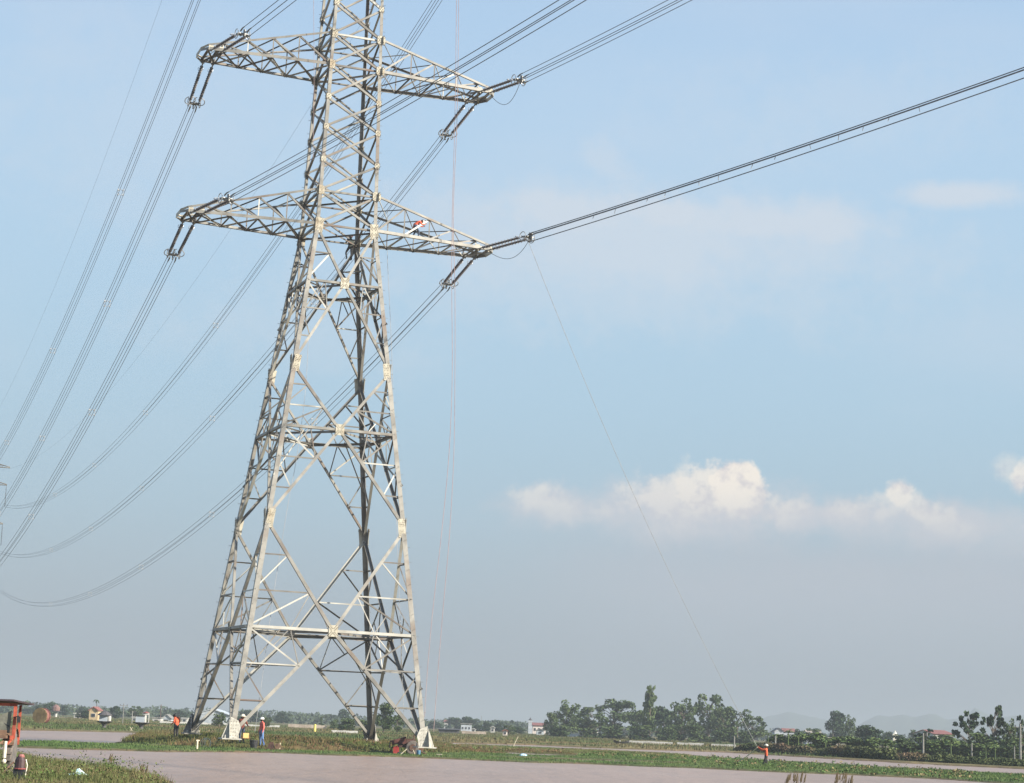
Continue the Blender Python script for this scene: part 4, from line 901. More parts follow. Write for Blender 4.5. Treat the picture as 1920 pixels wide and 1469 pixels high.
# hedge-like bank growth on the right
xs_ = np.array([1372, 1385, 1400, 1450, 1500, 1535, 1560, 1600, 1650, 1700, 1760, 1840, 1920, 2100, 2400]); yt_ = np.array([1408, 1400, 1392, 1393, 1398, 1403, 1399, 1400, 1404, 1411, 1416, 1420, 1424, 1432, 1446])
n = 42000; x_ = r.uniform(1372, 2400, n); P_ = np.empty((n, 3)); T_ = np.empty((n, 3))
fe = np.array(far_edge2)
yb = np.interp(x_, fe[:, 0], fe[:, 1])-1.5; Q = np.array([G(a_, b_)[:3] for a_, b_ in zip(x_[::1], yb[::1])]); dv = Q[:, :2]-C2; D = np.hypot(dv[:, 0], dv[:, 1]); dep = r.uniform(.5, 7, n)
ztop = CAM[2]+(630.4926+734.5+(x_-960)*math.tan(ROL)-np.interp(x_, xs_, yt_))*D/FPX; ztop += .5*(fbm(x_*.06, x_*0)-.45)
Hh = (ztop-WZ-.1)*np.sin(np.clip((dep-.2)/5.2, 0, 1)*PI/2)**.6
u = r.rand(n)**.45; P_[:, :2] = C2+dv*((D+dep)/D)[:, None]; P_[:, 2] = WZ+.05+Hh*u
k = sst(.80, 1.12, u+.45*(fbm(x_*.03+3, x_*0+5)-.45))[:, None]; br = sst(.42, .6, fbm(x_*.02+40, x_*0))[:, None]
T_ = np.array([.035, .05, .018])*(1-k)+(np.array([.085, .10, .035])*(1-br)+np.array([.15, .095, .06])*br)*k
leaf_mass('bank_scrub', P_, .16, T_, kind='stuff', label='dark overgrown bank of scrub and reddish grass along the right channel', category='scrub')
# weeds at the near bank and the bleached reeds
def weeds(name, n, poly, hmin, hmax, tintA, tintB, sz, box, thr, label, seed=1):
    P = scatter(poly, n, box); P = P[inview(P)]; h, *dd = terrain(P); k = (h > WZ-.02) & (fbm(P[:, 0]*.45+seed, P[:, 1]*.45) > thr); P = P[k]; h = h[k]; m = len(P)
    H_ = r.uniform(hmin, hmax, m)*(0.4+1.2*fbm(P[:, 0]*.8, P[:, 1]*.8)); per = 14
    q = np.repeat(np.column_stack([P, h]), per, 0); q[:, :2] += r.normal(0, .10, (m*per, 2)); q[:, 2] += np.repeat(H_, per)*r.rand(m*per)
    c = np.repeat(np.where(r.rand(m)[:, None] < .5, tintA, tintB), per, 0); leaf_mass(name, q, sz, c, kind='stuff', label=label, category='weeds')
weeds('bank_weeds', 5200, P_bank, .12, .50, np.array([.075, .115, .03]), np.array([.115, .13, .05]), .03, (np.array([-40, -75]), np.array([-8, -20])), .44, 'fresh green leafy weeds along the edge of the near bank')
weeds('mound_weeds', 1500, P_mound, .08, .35, np.array([.15, .09, .05]), np.array([.09, .12, .04]), .06, (np.array([-30, -20]), np.array([50, 40])), .47, 'reddish brown weeds dotted over the pylon mound', 4)
weeds('strip_weeds', 2600, P_strip, .08, .30, np.array([.20, .16, .08]), np.array([.08, .13, .04]), .06, (np.array([22, -60]), np.array([70, 30])), .52, 'pale dry weeds and seed heads on the right part of the green strip', 9)
def reed(x, yb_, yt0, lab, lean=.12, m_=None, z=WZ, wid=.02, grp='dry reeds rising from the near water'):
    q = G(x, yb_, z); D = np.linalg.norm(q-CAM); H_ = m2(yb_-yt0, D); t_ = thing('reed_clump', lab, 'reeds', q, 0, grp); mb = MB()
    for k_ in range(5):
        a = random.uniform(-.12, .12); l_ = lean*random.uniform(.4, 1.4); h_ = H_*random.uniform(.75, 1); mb.tube([[a, 0, -.2], [a+l_*.3, 0, h_*.5], [a+l_, 0, h_]], [wid*.5, wid*.45, wid*.25], 4)
    mb.build('stem', m_ or REEDM, t_); mb = MB()
    for k_ in range(12):
        a = random.uniform(-.1, .1)+lean*.8; z_ = H_*random.uniform(.7, 1.05); mb.tube([[a, 0, z_-.1], [a+.05, 0, z_+.12]], [wid*1.1, wid*.3], 4)
    mb.build('seed_head', REEDM, t_)
REEDM = mat('dry_reed', (.075, .055, .03), (.15, .115, .06), .9, 4)
for x, yb_, yt0, lb in ((1472, 1486, 1457, 'faint pink reed stalks left of the tallest reed clumps'), (1487, 1488, 1454, 'tall brown reed stalk with a bent tip, first of the dark pair'), (1500, 1490, 1452, 'tall brown reed stalk right of the first dark one'), (1566, 1490, 1456, 'thick clump of dry reeds at the bottom, left of centre of the right half'), (1578, 1488, 1455, 'dry reed clump leaning right beside the thickest clump'),
                        (1590, 1488, 1460, 'wispy low reed clump, last of the group on the right')):
    reed(x, yb_, yt0, lb)
reed(203, 1440, 1421, 'single dark reed standing off the near bank', .1, grp=None); reed(255, 1458, 1441, 'dark reed bending right near the tip of the near bank', .25, grp=None)

# ---------------------------------------------------------------- hills
def hill(pts, D, lab):
    r = random.Random(int(D)); xs = [p[0] for p in pts]; ys = [p[1] for p in pts]; n = 90; X = np.linspace(xs[0], xs[-1], n); Y = np.interp(X, xs, ys); mb = MB(); vs = []
    for i, (x, y) in enumerate(zip(X, Y)):
        h = max(1, hz(x, y, D)+.6+6*(fbm(np.array([x*.05]), np.array([D]))[0]-.45)); c = spot(x, D, 0)[:2]; dr = unit(c-C2); 
        for s_, f_ in ((-300, 0), (-150, .55), (-50, .9), (0, 1), (120, .8), (400, 0)): vs.append([*(c+dr*s_), GF-.5+h*f_])
    fs = [(i*6+j, i*6+j+1, (i+1)*6+j+1, (i+1)*6+j) for i in range(n-1) for j in range(5)]
    mb.add(vs, fs); o = mb.build('hills', HILLM, smooth=True, kind='structure'); return o
HILLM = mat('hill_woods', (.04, .06, .04), (.06, .08, .05), .95, .02)
hill([(1340, 1384), (1400, 1362), (1440, 1345), (1475, 1337), (1510, 1343), (1560, 1352), (1620, 1362), (1680, 1366), (1730, 1385)], 5200, '')
hill([(1570, 1388), (1618, 1356), (1645, 1343), (1665, 1347), (1690, 1343), (1710, 1346), (1735, 1343), (1752, 1342), (1775, 1352), (1800, 1350), (1830, 1346), (1870, 1350), (1910, 1345), (1960, 1352), (2050, 1344), (2200, 1350), (2350, 1412)], 4700, '')
hill([(1780, 1392), (1812, 1345), (1828, 1330), (1846, 1340), (1885, 1352), (1940, 1398)], 5600, '')

# ---------------------------------------------------------------- people
def person(label, loc, head, J, shirt, trousers, vest=None, hat=None, hatkind='helmet', parent_scale=1.0, group='line workers', hair=True, kind='worker'):
    """J: joints in metres, feet near z=0, facing +Y"""
    D = dict(pelvis=(0, 0, .90), waist=(0, 0, 1.06), chest=(0, 0, 1.27), neck=(0, .0, 1.43), headc=(0, .02, 1.53), headt=(0, .02, 1.63),
             shl=(-.18, 0, 1.36), ell=(-.24, -.01, 1.10), wrl=(-.25, .06, .86), hal=(-.25, .08, .79), shr=(.18, 0, 1.36), elr=(.24, -.01, 1.10), wrr=(.25, .06, .86), har=(.25, .08, .79),
             hil=(-.09, 0, .86), knl=(-.11, .02, .47), anl=(-.12, -.02, .09), tol=(-.13, .14, .04), hir=(.09, 0, .86), knr=(.11, .02, .47), anr=(.12, -.02, .09), tor=(.13, .14, .04))
    D.update(J); names = list(D); ix = {k_: i for i, k_ in enumerate(names)}
    E_ = [('pelvis', 'waist'), ('waist', 'chest'), ('chest', 'neck'), ('neck', 'headc'), ('headc', 'headt'), ('chest', 'shl'), ('shl', 'ell'), ('ell', 'wrl'), ('wrl', 'hal'), ('chest', 'shr'), ('shr', 'elr'), ('elr', 'wrr'), ('wrr', 'har'),
          ('pelvis', 'hil'), ('hil', 'knl'), ('knl', 'anl'), ('anl', 'tol'), ('pelvis', 'hir'), ('hir', 'knr'), ('knr', 'anr'), ('anr', 'tor')]
    Rr = dict(pelvis=.145, waist=.135, chest=.16, neck=.055, headc=.10, headt=.07, shl=.075, ell=.052, wrl=.036, hal=.040, shr=.075, elr=.052, wrr=.036, har=.040, hil=.105, knl=.068, anl=.048, tol=.04, hir=.105, knr=.068, anr=.048, tor=.04)
    me = bpy.data.meshes.new('body'); me.from_pydata([D[k_] for k_ in names], [(ix[a], ix[b_]) for a, b_ in E_], []); tmp = bpy.data.objects.new('tmp', me); COL.objects.link(tmp)
    md = tmp.modifiers.new('skin', 'SKIN'); md.use_smooth_shade = True
    for i, k_ in enumerate(names): me.skin_vertices[0].data[i].radius = (Rr[k_], Rr[k_]*.85 if k_ in ('chest', 'waist', 'pelvis') else Rr[k_]); me.skin_vertices[0].data[i].use_root = (k_ == 'pelvis')
    ss = tmp.modifiers.new('sub', 'SUBSURF'); ss.levels = 1
    dg = bpy.context.evaluated_depsgraph_get(); ev = tmp.evaluated_get(dg); m2_ = bpy.data.meshes.new_from_object(ev); bpy.data.objects.remove(tmp)
    V_ = [tuple(v.co) for v in m2_.vertices]; F_ = [tuple(p_.vertices) for p_ in m2_.polygons]
    arr = {k_: np.array(v_) for k_, v_ in D.items()}
    def seg(c):
        best = None
        for a, b_ in E_:
            A_, B_ = arr[a], arr[b_]; ab = B_-A_; t_ = np.clip((c-A_)@ab/(ab@ab), 0, 1); d_ = np.linalg.norm(c-A_-ab*t_)/((Rr[a]+Rr[b_])/2)
            if best is None or d_ < best[0]: best = (d_, a, b_)
        return best
    cls = {'headc': 2, 'headt': 2, 'hal': 2, 'har': 2, 'knl': 1, 'anl': 1, 'tol': 3, 'knr': 1, 'anr': 1, 'tor': 3, 'hil': 1, 'hir': 1}
    mi = [cls.get(seg(np.mean([V_[i] for i in f_], axis=0))[2], 0) for f_ in F_]
    mb = MB(); mb.v = V_; mb.f = F_; mb.m = mi
    # fingers and thumb, rooted in the palms
    for s_, wr, ha in ((-1, 'wrl', 'hal'), (1, 'wrr', 'har')):
        d_ = unit(arr[ha]-arr[wr]); _, u_, v_ = mb.frame(arr[wr], arr[ha])
        for k_, (o_, L_) in enumerate(((-.027, .075), (-.009, .085), (.009, .08), (.026, .062))):
            p0 = arr[ha]+u_*o_; mb.tube([p0, p0+d_*L_*.6+v_*.008, p0+d_*L_+v_*.028], [.010, .009, .006], 5, 2)
        p0 = arr[wr]*.35+arr[ha]*.65+u_*.03; mb.tube([p0, p0+u_*.03+d_*.02, p0+u_*.035+d_*.055+v_*.01], [.012, .010, .007], 5, 2)
    # face
    hc_ = arr['headc']; upd = unit(arr['headt']-hc_); fwd = np.array([0, 1, 0.]); fwd = unit(fwd-upd*(fwd@upd)); rt_ = np.cross(fwd, upd)
    mb.tube([hc_+fwd*.085+upd*.02, hc_+fwd*.125-upd*.015], [.008, .016], 5, 2)
    for s_ in (-1, 1): mb.ball(hc_+fwd*.092+rt_*.035*s_+upd*.028, .011, 4, 6, 4); mb.ball(hc_+rt_*.098*s_, .022, 2, 6, 4)
    mb.tube([hc_+fwd*.094-upd*.05-rt_*.022, hc_+fwd*.098-upd*.052, hc_+fwd*.094-upd*.05+rt_*.022], .006, 4, 4)
    root = thing('person', label, 'person', loc, -head, group)
    mb.build('body', [shirt, trousers, SKIN, BOOT, HAIR], root, smooth=True)
    if hair and hatkind != 'hair':
        h = MB(); h.ball(hc_+upd*.02-fwd*.018, .112, 0, 10, 6, (1, 1, .95)); h.build('hair', HAIR, root, smooth=True)
    if hatkind == 'hair': h = MB(); h.ball(hc_+upd*.045-fwd*.02, .120, 0, 10, 6, (1, 1, .9)); h.build('hair', HAIR, root, smooth=True)
    elif hat is not None:
        h = MB(); c_ = hc_+upd*.055
        prof = [(.135, 0), (.132, .04), (.11, .09), (.06, .125), (.01, .135)]; h.lathe(c_, prof, 12, 0, upd)
        if hatkind == 'helmet': h.lathe(c_+fwd*.05, [(.13, -.004), (.14, .012), (.12, .03)], 12, 0, upd)
        elif hatkind == 'cap': h.plate([c_+fwd*.08-rt_*.08, c_+fwd*.24-rt_*.06-upd*.03, c_+fwd*.24+rt_*.06-upd*.03, c_+fwd*.08+rt_*.08], upd, .012)
        else: h.lathe(c_, [(.22, -.01), (.21, .01), (.12, .03)], 14, 0, upd)
        h.build(hatkind if hatkind != 'brim' else 'hat', hat, root, smooth=True)
    if vest is not None:
        h = MB(); ch, wa, pe = arr['chest'], arr['waist'], arr['pelvis']; td = unit(ch-pe); _, u_, v_ = h.frame(pe, ch, [1, 0, 0])
        vs = []; sec = [(wa-td*.10, .175, .135), (wa+td*.08, .178, .14), (ch, .195, .15), (ch+td*.10, .15, .11)]
        for c_, a_, b_ in sec:
            for k_ in range(12): t_ = 2*PI*k_/12; vs.append(c_+u_*math.cos(t_)*a_+v_*math.sin(t_)*b_)
        h.add(vs, [(i*12+k_, i*12+(k_+1) % 12, (i+1)*12+(k_+1) % 12, (i+1)*12+k_) for i in range(3) for k_ in range(12)])
        h.build('vest', vest, root, smooth=True)
    return root
OSH = mat('orange_cotton', (.48, .075, .03), (.66, .13, .055), .85, 4); RSH = mat('red_pink_cotton', (.58, .12, .10), (.70, .18, .14), .85, 4); BRN = mat('brown_red_cotton', (.10, .025, .018), (.20, .05, .03), .85, 4)
DJE = mat('dark_denim', (.03, .045, .08), (.06, .08, .12), .9, 6); BJE = mat('blue_denim', (.08, .16, .36), (.13, .23, .46), .9, 6); BLK = mat('black_cloth', (.012, .013, .016), (.03, .03, .035), .9, 6)
WHT = mat('white_helmet', (.75, .74, .70), (.82, .80, .76), .4, 3); CRM = mat('cream_cap', (.62, .58, .46), (.7, .66, .55), .8, 4); DKG = mat('dark_green_cloth', (.03, .04, .035), (.05, .06, .05), .9, 5)
def gspot(x, D, dz=-.02): q = spot(x, D, 0); q[2] = GZ(q[0], q[1])+dz; return q
CH = YAW   # heading of the view
person('worker in an orange shirt, head bowed, left of the far left pylon leg', gspot(332, 131.5, -.03), CH-.9, dict(chest=(0, .05, 1.25), neck=(0, .12, 1.39), headc=(0, .20, 1.45), headt=(0, .25, 1.52), wrl=(-.2, .25, .95), hal=(-.2, .3, .9), wrr=(.2, .25, .95), har=(.2, .3, .9)), OSH, BLK, hatkind='hair')
person('worker in a brown-red jacket standing behind the near pylon leg', gspot(455, 123.5), CH+PI-.3, dict(wrl=(-.30, .25, 1.02), hal=(-.34, .32, 1.0), ell=(-.28, .05, 1.12)), BRN, DJE, hat=CRM, hatkind='brim', hair=True)
person('worker in white helmet, red shirt and blue trousers beside the black bin', gspot(492, 123.0), CH+PI+1.0, dict(anl=(-.16, -.12, .09), knl=(-.13, -.02, .47), tol=(-.17, .03, .04)), RSH, BJE, vest=mat('blue_bib', (.06, .09, .30), (.10, .13, .38), .85, 5) if False else None, hat=WHT)
man = gspot(1437, 136, -.38)
mh = CH-PI/2+.15
person('man in orange shirt and cream cap pulling a rope on the green strip', man, mh,
       dict(wrl=(-.10, .50, 1.48), ell=(-.17, .26, 1.34), hal=(-.09, .57, 1.52), wrr=(.08, .50, 1.42), elr=(.16, .26, 1.26), har=(.07, .57, 1.45), chest=(0, -.04, 1.27), neck=(0, -.04, 1.43), headc=(0, 0, 1.53), headt=(0, .0, 1.63),
            anl=(-.10, .18, .09), tol=(-.10, .34, .04), knl=(-.1, .14, .48), anr=(.10, -.16, .09), tor=(.1, .0, .04), knr=(.1, -.02, .47)), OSH, BLK, hat=CRM, hatkind='cap')
q_ = tw([4.75, -1.62, 31.98])
person('worker in orange-red vest and dark jeans bending along the lower right crossarm', q_, PI/2, dict(pelvis=(0, -.14, .74), waist=(0, -.08, .86), chest=(0, .12, .99), neck=(0, .26, 1.06), headc=(0, .37, 1.07), headt=(0, .46, 1.11),
       shl=(-.17, .16, 1.03), shr=(.17, .16, 1.03), ell=(-.2, .30, .82), wrl=(-.15, .48, .80), hal=(-.14, .55, .83), elr=(.2, .34, .84), wrr=(.15, .52, .88), har=(.14, .58, .92), hil=(-.09, -.14, .70), hir=(.09, -.12, .70), knl=(-.1, -.02, .38), anl=(-.1, -.18, .07), tol=(-.1, -.02, .03), knr=(.1, .16, .40), anr=(.1, .14, .07), tor=(.1, .30, .03)), mat('orange_vest', (.62, .10, .05), (.72, .16, .08), .85, 4), DJE, hat=WHT)
q_ = tw([1.35, 1.75, 30.72])
person('worker in dark clothes and a red and white helmet clinging to the shaded rear leg', q_, CH-.6, dict(knl=(-.2, .2, .5), anl=(-.22, .0, .12), tol=(-.22, .15, .08), wrl=(-.1, .35, 1.35), ell=(-.25, .2, 1.15), hal=(-.05, .40, 1.40), wrr=(.15, .35, 1.2), elr=(.28, .18, 1.1), har=(.1, .40, 1.22)), DKG, BLK, hat=REDP)
# rope from the yoke to the man, and its pale tail in the water
hand = Matrix.Rotation(-mh, 3, 'Z')@Vector((0, .57, 1.48)); hand = np.array(hand)+man
y0 = YOKE['R low out'][0]+np.array([0, 0, -.25])
mb = MB(); mb.tube([lerp(y0, hand, s_)+np.array([0, 0, -4*1.25*s_*(1-s_)]) for s_ in np.linspace(0, 1, 60)], .016, 5); tag(mb.build('pull_rope', ROPE_G), 'long thin rope from the lower right insulators down to the man in orange', 'rope')
e_ = G(1374, 1434); mb = MB(); mb.tube([lerp(hand, e_, s_)+np.array([0, 0, -4*.10*s_*(1-s_)]) for s_ in np.linspace(0, 1, 14)], [.035]*6+[.03]*8, 5); tag(mb.build('rope_tail', ROPE_Y), 'pale rope tail slanting from the hands of the man in orange into the grass', 'rope')
# yellow board, bin, coil, post, gear
c_ = gspot(463, 123.0)+np.array([0, 0, .55]); mb = MB(); mb.box(c_, (.34, .05, .30), -CH+.3); o = mb.build('board', mat('pale_orange_board', (.75, .42, .15), (.8, .5, .2), .7, 4)); tag(o, 'small pale orange board held by the worker behind the near leg', 'board')
c_ = gspot(478.5, 121.6); t_ = thing('bin', 'black plastic bin standing beside the worker in the white helmet', 'bin', c_)
mb = MB(); mb.lathe([0, 0, -.03], [(.16, 0), (.20, .10), (.25, .50), (.27, .52), (.27, .56), (.22, .56), (.18, .1)], 14); mb.build('tub', BLACKP, t_)
mb = MB(); mb.ball([0, 0, .46], .2, 0, 8, 5, (1, 1, .45)); mb.build('contents', DKG, t_)
c_ = gspot(389, 121); t_ = thing('wire_coil', 'loose coil of pale wire lying in the grass left of the near leg', 'coil', c_)
for k_ in range(4): mb = MB(); mb.ring([.04*k_, 0, .26], [math.sin(.5*k_), -1, .1*k_], .30-.02*k_, .014, 22, 4); mb.build('loop', ROPE_Y, t_)
c_ = gspot(373, 116); mb = MB(); mb.box(c_+[0, 0, .20], (.09, .09, .62), .3, taper=.9); mb.box(c_+[.02, 0, .49], (.2, .05, .07), .3); tag(mb.build('marker_post', WOOD), 'short bleached wooden post at the edge of the mound, left of the near leg', 'post')
c_ = gspot(515, 121.8); t_ = thing('small_winch', 'small rusty engine on skids lying right of the worker in the white helmet', 'winch', c_, -CH)
for sx in (-1, 1): mb = MB(); mb.box([0, sx*.16, .05], (1.05, .06, .07)); mb.build('skid', RUST, t_)
mb = MB(); mb.box([-.12, 0, .25], (.36, .30, .28), taper=.8); mb.box([-.1, 0, .42], (.2, .2, .1)); mb.build('engine_block', RUST, t_)
mb = MB(); mb.lathe([.28, -.18, .24], [(.17, 0), (.17, .03), (.08, .04), (.08, .32), (.17, .33), (.17, .36)], 12, 0, [0, 1, 0]); mb.build('drum', BROWNM, t_)
mb = MB(); mb.tube([[-.4, 0, .1], [-.55, 0, .5], [-.62, 0, .62]], .02, 5); mb.build('handle', RUST, t_)
c_ = gspot(527, 121.9); mb = MB(); mb.tube([c_+[0, 0, 0], c_+[.02, 0, .38]], .035, 6); mb.ball(c_+[.02, 0, .4], .05); tag(mb.build('stake', WOOD), 'short pale stake between the helmeted worker and the rusty engine', 'stake')
# big winch at the right front leg
c_ = gspot(767, 124.8); t_ = thing('winch_tractor', 'rust brown motor winch with two wheels working beside the right front leg', 'winch', c_, -CH+.1, scale=(1.12, 1.12, 1.18))
mb = MB(); mb.plate([[-.95, -.3, .62], [-.95, .3, .62], [-.15, .34, .86], [-.15, -.34, .86]], [-.3, 0, 1], .05); mb.plate([[-.97, -.32, .62], [-.97, .32, .62], [-1.0, .32, .28], [-1.0, -.32, .28]], [1, 0, 0], .04); mb.plate([[-.95, -.33, .62], [-.15, -.35, .86], [-.1, -.35, .55], [-.9, -.33, .45]], [0, -1, 0], .04); mb.build('hood', mat('rust_red_hood', (.075, .025, .02), (.13, .045, .035), .7, 5), t_)
mb = MB(); mb.box([-.1, 0, .5], (.95, .5, .34), rx=.0, taper=.85); mb.box([.15, 0, .72], (.5, .32, .14)); mb.tube([[.3, .1, .7], [.3, .1, .95], [.42, .1, 1.0]], .035, 6); mb.build('engine_block', RUST, t_)
for y_ in (-.36, .36):
    w_ = MB(); w_.lathe([.22, y_-.07, .34], [(.10, 0), (.34, .02), (.36, .07), (.34, .12), (.10, .14)], 16, 0, [0, 1, 0]); wh = w_.build('wheel', MUDDYT, t_)
    w_ = MB(); w_.lathe([.22, y_-.09, .34], [(.18, 0), (.16, .18)], 10, 0, [0, 1, 0]); w_.build('hub', RUST, wh)
mb = MB(); mb.tube([[-.5, 0, .35], [-.9, 0, .28], [-.95, 0, .05]], .04, 5); mb.tube([[.3, .0, .4], [.75, 0, .45], [1.05, .05, .75]], .035, 5); mb.tube([[.3, -.2, .4], [.8, -.18, .1], [1.0, -.2, .05]], .04, 5); mb.build('frame', RUST, t_)
mb = MB(); mb.lathe([.62, -.2, .30], [(.22, 0), (.22, .03), (.1, .04), (.1, .36), (.22, .37), (.22, .4)], 12, 0, [0, 1, 0]); mb.build('cable_drum', BROWNM, t_)
c_ = gspot(745, 123.4); t_ = thing('fuel_can', 'bright red fuel can under the hood of the rust brown winch', 'fuel can', c_+np.array([0, 0, .02]), -CH)
mb = MB(); mb.box([0, 0, .19], (.36, .22, .42), taper=.9); mb.build('can', REDP, t_); mb = MB(); mb.tube([[-.1, 0, .38], [-.08, 0, .46], [.08, 0, .46], [.1, 0, .38]], .02, 5); mb.build('handle', REDP, t_)
c_ = gspot(753, 122.8); mb = MB(); mb.lathe(c_+[0, 0, .0], [(.20, 0), (.22, .08), (.14, .14), (.02, .15)], 12); tag(mb.build('sack', DKG), 'dark green sack on the ground between the red can and winch wheel', 'sack')
c_ = gspot(787, 122.0); mb = MB(); mb.lathe(c_, [(.10, 0), (.12, .04), (.13, .26), (.12, .28)], 12); tag(mb.build('bucket', mat('blue_bucket', (.05, .14, .24), (.08, .2, .3), .5, 5)), 'small blue bucket against the right front pylon foot', 'bucket')
for x, lb, dx in ((761, 'pale plank leaning on the front of the rust brown winch', .25), (778, 'pale plank standing by the blue bucket near the winch', -.1)):
    c_ = gspot(x, 122.6); mb = MB(); mb.tube([c_+[-dx, 0, 0], c_+[dx*.6, .05, .34]], .022, 4); tag(mb.build('plank', WOOD), lb, 'plank')
c_ = gspot(826, 121.8); mb = MB(); mb.box(c_+[0, 0, .06], (.34, .10, .08), -.6, rx=.2); tag(mb.build('timber_block', WOOD), 'pale timber block lying right of the right front pylon foot', 'block')
c_ = gspot(795, 122.9, -.14); mb = MB(); mb.box(c_+[.15, -.1, .02], (1.25, 1.2, .14), -.3); tag(mb.build('footing_sleeper', mat('ochre_timber', (.42, .28, .12), (.5, .36, .18), .8, 4)), 'ochre sleeper pad just below the right front pylon foot', 'pad')
# far bits on the mound and field
c_ = gspot(978, 150); c_ = spot(963, 190); c_[2] = GZ(c_[0], c_[1]); mb = MB(); mb.tube([c_, c_+np.array([*RT[:2]*.45, .98])], [.05, .03], 5); tag(mb.build('bamboo_pole', WOOD), 'slanting pale bamboo pole standing at the far channel edge', 'pole')
c_ = G(981, 1421); mb = MB(); mb.ball(c_+[0, 0, .10], .30, 0, 10, 6, (1.0, .5, .55)); tag(mb.build('plastic_bag', BLUEP, smooth=True), 'pale blue plastic bag floating at the edge of the green strip', 'bag')
c_ = gspot(1165, 232); c_ = G(1165, 1400); c_[2] = GZ(c_[0], c_[1]); t_ = thing('sampan', 'dark upturned boat with a white scrap on the far channel bank', 'boat', c_, -CH)
mb = MB(); vs = []
for i in range(7):
    s_ = i/6-.5; wd = .38*math.cos(s_*PI*.95)+.02; z_ = .12+.5*s_*s_*2
    vs += [[s_*2.1, -wd, z_+.22], [s_*2.1, -wd*.5, z_-.12], [s_*2.1, wd*.5, z_-.12], [s_*2.1, wd, z_+.22]]
mb.add(vs, [(i*4+j, i*4+j+1, i*4+j+5, i*4+j+4) for i in range(6) for j in range(3)]); mb.build('hull', BLACKP, t_)
mb = MB(); mb.box([-.2, -.2, .3], (.16, .1, .4)); mb.build('scrap', WHITEW, t_)

# ---------------------------------------------------------------- near bank things
c0 = spot(-23, 58.5, 0); c0[2] = GZ(c0[0], c0[1]); t_ = thing('farm_tractor', 'old muddy tractor with an orange cab frame cut off by the left edge', 'tractor', c0, -CH+.12)
px = 63.5/FPX
for x_ in (-.74, .74):
    mb = MB(); mb.box([x_, .1, 1.45], (.085, .09, .95), mi=0); mb.box([x_*.93, .05, 1.0], (.08, .08, .12)); mb.tube([[x_, .1, 1.0], [x_*.8, .0, .82]], .035, 5); mb.build('cab_post', ORANGE, t_)
    mb = MB(); mb.box([x_, 1.3, 1.35], (.07, .07, 1.1)); mb.build('cab_post', ORANGE, t_)
mb = MB(); mb.box([0, .1, 1.90], (1.56, .08, .08)); mb.build('cab_beam', ORANGE, t_)
mb = MB(); mb.plate([[-1.15, .0, 1.95], [-.7, -.1, 2.01], [.7, -.1, 2.02], [1.2, .0, 1.93], [1.1, 1.5, 1.93], [.6, 1.7, 1.98], [-.6, 1.7, 1.98], [-1.1, 1.5, 1.93]], [0, 0, 1], .05); mb.build('canopy', mat('dark_canopy', (.04, .025, .03), (.07, .045, .05), .6, 4), t_)
mb = MB(); mb.plate([[.12, .16, 1.15], [.62, .16, 1.12], [.64, .16, 1.74], [.34, .16, 1.60], [.22, .16, 1.42]], [0, -1, 0], .015); mb.build('windscreen', GLASSM, t_)
mb = MB(); mb.box([0, .5, 1.25], (.42, .2, .5)); mb.box([0, .6, 1.6], (.3, .2, .3)); mb.build('seat', BLACKP, t_)
mb = MB(); mb.box([0, -.45, .92], (.56, 1.3, .30), taper=.9); mb.box([0, -.2, 1.02], (1.2, .35, .08)); mb.build('bonnet', BROWNM, t_)
mb = MB(); mb.box([0, -1.08, .86], (.44, .06, .36)); mb.build('grille', RUST, t_)
for x_ in (-.17, .17): mb = MB(); mb.lathe([x_, -1.1, 1.02], [(.06, 0), (.075, -.05)], 10, 0, [0, 1, 0]); mb.build('headlight', GLASSM, t_)
mb = MB(); mb.box([0, -.95, .45], (.9, .12, .12)); mb.build('front_axle', RUST, t_)
def wheel(x_, y_, z_, R_, w_, p_):
    mb = MB(); mb.lathe([x_-w_/2, y_, z_], [(R_*.62, 0), (R_*.93, .01), (R_, w_*.25), (R_, w_*.75), (R_*.93, w_-.01), (R_*.62, w_)], 20, 0, [1, 0, 0])
    for k_ in range(20): t2 = 2*PI*k_/20; mb.box([x_, y_+math.cos(t2)*R_, z_+math.sin(t2)*R_], (w_*.9, .05, .05))
    wh = mb.build('wheel', MUDDYT, p_); mb = MB(); mb.lathe([x_-w_*.35, y_, z_], [(.05, -.02), (R_*.55, 0), (R_*.62, w_*.2), (R_*.62, w_*.5), (.06, w_*.7)], 14, 0, [1, 0, 0]); mb.build('rim', ORANGE, wh)
wheel(.38, -.95, .38, .39, .15, t_); wheel(-.38, -.95, .38, .39, .15, t_); wheel(.62, .75, .58, .60, .24, t_); wheel(-.62, .75, .58, .60, .24, t_)
for x_ in (-.6, .6):
    mb = MB()
    for k_ in range(7):
        t0, t1 = PI*.1+k_*PI*.8/7, PI*.1+(k_+1)*PI*.8/7; mb.plate([[x_-.16, .75+math.cos(t0)*.68, .58+math.sin(t0)*.68], [x_+.16, .75+math.cos(t0)*.68, .58+math.sin(t0)*.68], [x_+.16, .75+math.cos(t1)*.68, .58+math.sin(t1)*.68], [x_-.16, .75+math.cos(t1)*.68, .58+math.sin(t1)*.68]], [0, math.cos((t0+t1)/2), math.sin((t0+t1)/2)], .03)
    mb.build('fender', BROWNM, t_)
mb = MB(); mb.tube([[.56, -.1, .9], [.56, -.15, .45]], .05, 8); mb.ball([.56, -.15, .36], .07); mb.build('air_cylinder', CRM, t_)
mb = MB(); mb.tube([[.5, -.6, .12], [.62, -1.1, .02], [.86, -.5, .35]], .025, 5); mb.build('tow_bar', BROWNM, t_)
mb = MB(); mb.box([-.42, -.2, 1.35], (.2, .2, .3)); mb.build('lamp_box', WHT, t_)
